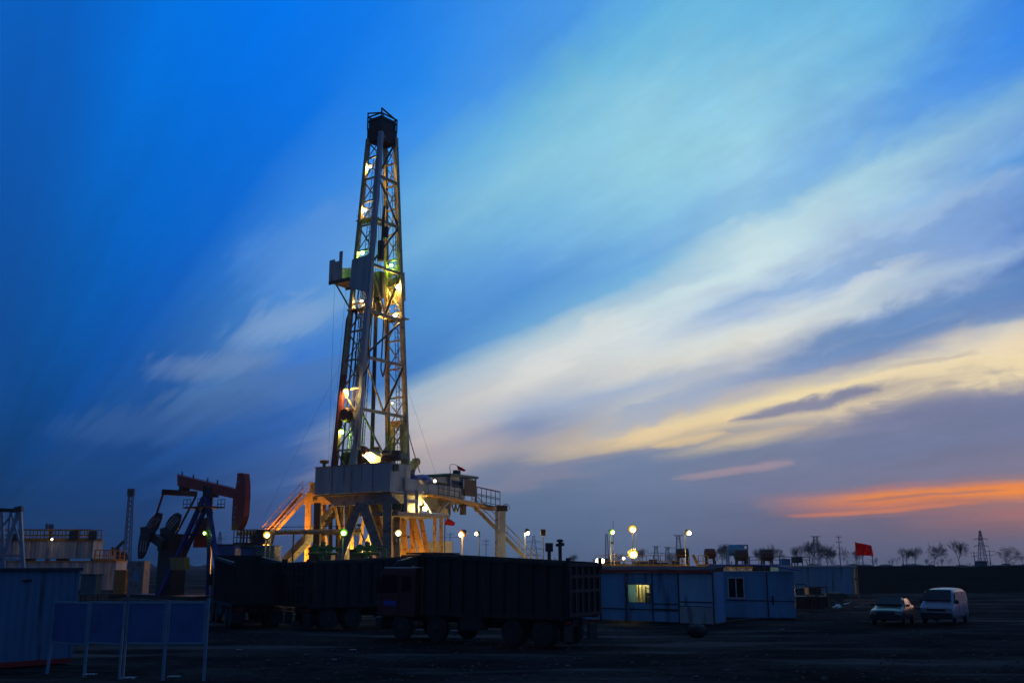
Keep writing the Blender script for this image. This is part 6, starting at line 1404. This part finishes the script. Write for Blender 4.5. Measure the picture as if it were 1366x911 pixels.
# ------------------------------------------------------------------ pylons and poles
def pylon(label, px, yt, Y, wb, wt, arms, fork=False, nb=9):
    top = P(px, yt, Y); th = thing('lattice_pylon', label, 'pylon', (top.x, Y, 0), 'power pylons beyond the site'); h = top.z; t = .06 + Y * .00011
    cs = [((top.x + sx * wb / 2, Y + sy * wb / 2, 0), (top.x + sx * wt / 2, Y + sy * wt / 2, h)) for sx, sy in ((-1, -1), (1, -1), (1, 1), (-1, 1))]; m = MB()
    for a_, b_ in cs: m.beam(a_, b_, t * 1.3)
    m.build('tower_leg', M['pylon'], th); m = MB()
    for i in range(nb):
        f0 = 1 - (1 - i / nb) ** 1.25; f1 = 1 - (1 - (i + 1) / nb) ** 1.25
        for k in range(4):
            a_, b_ = [tuple(map(Vector, c)) for c in (cs[k], cs[(k + 1) % 4])]; m.beam(a_[0].lerp(a_[1], f0), b_[0].lerp(b_[1], f1), t * .7); m.beam(b_[0].lerp(b_[1], f0), a_[0].lerp(a_[1], f1), t * .7)
    m.build('tower_brace', M['pylon'], th); m = MB()
    for f, w in arms:
        z = h * f; m.beam((top.x - w, Y, z), (top.x, Y, z + h * .05), t); m.beam((top.x + w, Y, z), (top.x, Y, z + h * .05), t); m.beam((top.x - w, Y, z), (top.x + w, Y, z), t)
        for s in (-1, 1): m.beam((top.x + s * w, Y, z), (top.x + s * w, Y, z - h * .05), t * .6)
    if fork:
        for s in (-1, 1): m.beam((top.x, Y, h * .86), (top.x + s * h * .13, Y, h * 1.02), t * 1.4)
        m.beam((top.x - h * .15, Y, h * .98), (top.x + h * .15, Y, h * .98), t)
    m.build('cross_arm', M['pylon'], th); return th
pylon('tall dark lattice pylon near the right edge of the picture', 1307, 707.5, 330, 2.9, .4, ((.80, 2.2), (.64, 2.4)))
pylon('lattice pylon with wide arms right of the yellow stair', 712, 714, 420, 4.5, .6, ((.82, 3.2), (.62, 5.0), (.45, 3)))
pylon('slim forked pylon right of the tall warm lamp', 904.5, 713, 450, 3.4, 1.2, ((.62, 5.0),), True)
pylon('forked pylon fading among the bare trees above the pale container', 1081.5 + 6, 714.5, 460, 3.2, 1.4, ((.7, 3.6),), True)
pylon('slim faint lattice mast left of the green lamp over the walkway', 809, 712, 430, 1.7, .9, (), nb=12)
pylon('small faint pylon beyond the railed platform right of the pumpjack', 294, 709, 420, 3.2, .5, ((.82, 2.2), (.64, 2.6)))
pylon('tiny pylon behind the middle of the yellow walkway', 875, 728, 520, 3.4, 1.2, ((.7, 4),), True); pylon('tiny pylon behind the yellow walkway, right of its twin', 890, 729, 540, 3.4, 1.2, ((.7, 4),), True)
pylon('slim far lattice mast seen between the legs of the rig floor', 476, 703, 420, 1.6, 1.0, (), nb=12)
m = MB(); q0 = P(1300, 752, 326)
pb_ = thing('pylon_base_block', 'dark block at the foot of the pylon near the right edge', 'block', (P(1311, 752, 322).x, 322, 0)); a_ = P(1305, 748, 322); b_ = P(1317, 748, 322); m.cbox((a_.x, 322, 0), (b_.x - a_.x, 0, 0), (0, 2.5, 0), (0, 0, a_.z), .2); m.build('block', M['dark'], pb_)
def upole(label, px, yt, Y, arms, name='utility_pole'):
    q = P(px, yt, Y); th = thing(name, label, 'pole', (q.x, Y, 0), 'utility poles beyond the site'); r = .06 + Y * .0002; MB().tube((q.x, Y, 0), q, r * 1.3, r * .8, n=6).build('pole', M['pylon'], th); m = MB()
    for f, w in arms: m.beam((q.x - w, Y, q.z - f), (q.x + w, Y, q.z - f), r)
    for f, w in arms:
        for s in (-1, 1): m.tube((q.x + s * w * .9, Y, q.z - f), (q.x + s * w * .9, Y, q.z - f + .45), r * .6, n=5)
    m.build('cross_arm', M['pylon'], th)
upole('tall utility pole standing among the bare trees left of the flag', 1118.5, 714, 330, ((.6, .8), (2.2, .9), (4, .7)))
upole('utility pole with one wide arm beyond the ribbed container', 600.5, 709, 360, ((2.0, 4.6), (1.0, 1.2)))
upole('short utility pole left of the catwalk column', 648.5, 718, 400, ((1, 1.2), (2.4, 1.2)))
upole('small utility pole just left of the lattice pylon at right', 1299, 735, 380, ((.6, 1.2), (1.8, 1.0)))
upole('faint utility pole between the lattice pylon and the right edge tree', 1319.5, 733, 420, ((.6, 2.2), (2.2, 1.8)))
for lab, px in (('plain thin post right of the red flag', 1150.5), ('plain thin post below the fly end of the red flag', 1163.5), ('plain thin post left of the paired bare trees', 1204)): upole(lab, px, 740, 250, ((.3, .25),), 'thin_post')

# ------------------------------------------------------------------ litter and stones on the ground
rr = random.Random(11); m = MB()
for i in range(900):
    if i < 700: p = G(rr.uniform(270, 1366), rr.uniform(838, 908))
    else: p = G(rr.uniform(1060, 1230), rr.uniform(806, 832))
    r = rr.uniform(.015, .05) * (1.6 if rr.random() < .1 else 1); k0 = len(m.v); m.ball((p.x, p.y, r * .2), r, 7, 5, (rr.uniform(.8, 1.7), rr.uniform(.8, 1.5), rr.uniform(.4, .8)))
    for v in m.v[k0:]: v += Vector((rr.uniform(-.2, .2), rr.uniform(-.2, .2), rr.uniform(-.15, .15))) * r
tag(m.build('rubble', M['stone']), kind='stuff')
def sheet_scrap(label, px, py, w, mname='paper'):
    p = G(px, py); m = MB(); n_ = 5; w *= .55
    for j in range(n_ + 1):
        for i in range(n_ + 1): m.v.append(Vector((p.x + w * (i / n_ - .5) + .02 * rr.uniform(-1, 1), p.y + w * .8 * (j / n_ - .5), .05 + .10 * w * abs(math.sin(i * 1.3 + j)) + .02)))
    k = (n_ + 1) ** 2; m.v += [v - Vector((0, 0, .012)) for v in m.v]
    for j in range(n_):
        for i in range(n_): a_ = j * (n_ + 1) + i; m.f.append((a_, a_ + 1, a_ + n_ + 2, a_ + n_ + 1)); m.f.append((k + a_ + n_ + 1, k + a_ + n_ + 2, k + a_ + 1, k + a_))
    tag(m.build('litter_sheet', M[mname]), label, 'litter', 'scraps lying on the dark ground')
for lab, px, py, w in (('pale scrap on the dirt right of the notice board', 319, 869, .4), ('pale scrap on the open dirt in the middle foreground', 471, 869, .45), ('tiny scrap left of the middle foreground, below the trucks', 446, 882, .3), ('pale scrap by the wheels of the hidden truck', 512, 827, .6), ('pale scrap under the nose of the red truck', 560, 842, .6), ('second pale scrap under the chassis of the red truck', 607, 843, .6),
    ('pale scrap at the foot of the middle board post', 171, 908, .7), ('pale scrap at the second board post from the left', 120, 903, .6), ('white scrap in front of the shorter hut', 1044, 841, .4), ('pale scrap at the right post pair of the board', 232, 906, .6)): sheet_scrap(lab, px, py, w)
p = G(930, 848); m = MB(); m.ball((p.x, p.y, .22), .38, 14, 9, (1.2, .9, .8)); 
for v in m.v: v += Vector((rr.uniform(-.05, .05), rr.uniform(-.05, .05), rr.uniform(-.04, .04)))
m.smooth(); tag(m.build('rubbish_sack', M['trim']), 'black lumpy sack on the dirt in front of the lit hut', 'sack')
p = G(400, 838); m = MB(); m.ball((p.x, p.y, .12), .42, 10, 7, (1.2, .9, .8))
for v in m.v: v += Vector((rr.uniform(-.06, .06), rr.uniform(-.06, .06), rr.uniform(-.06, .06)))
tag(m.build('boulder', M['stone']), 'rough boulder on the dirt before the hidden truck', 'boulder')
lg = thing('timber_pile', 'few old boards lying at the foot of the shorter hut', 'timber', G(978, 834)); p = lg.location
for i in range(5): m = MB(); m.beam((p.x - .9 + .25 * i, p.y + .2 * rr.random(), .08 + .05 * i), (p.x + .5 + .2 * i, p.y + .3 - .3 * rr.random(), .12 + .06 * i), .18, .05); m.build('board', M['wood'], lg)

# ------------------------------------------------------------------ the thin evening haze over the plain
def haze(density):
    m = bpy.data.materials.new('haze'); m.use_nodes = True; nt = m.node_tree; nt.nodes.clear()
    v = nt.nodes.new('ShaderNodeVolumePrincipled'); v.inputs['Color'].default_value = (.80, .86, 1, 1); v.inputs['Density'].default_value = density; v.inputs['Anisotropy'].default_value = .3
    o = nt.nodes.new('ShaderNodeOutputMaterial'); nt.links.new(v.outputs[0], o.inputs['Volume'])
    b = MB(); b.box(-1300, 1300, -450, 1290, -1.6, 58); tag(b.build('haze', m), kind='stuff')
haze(.0002)
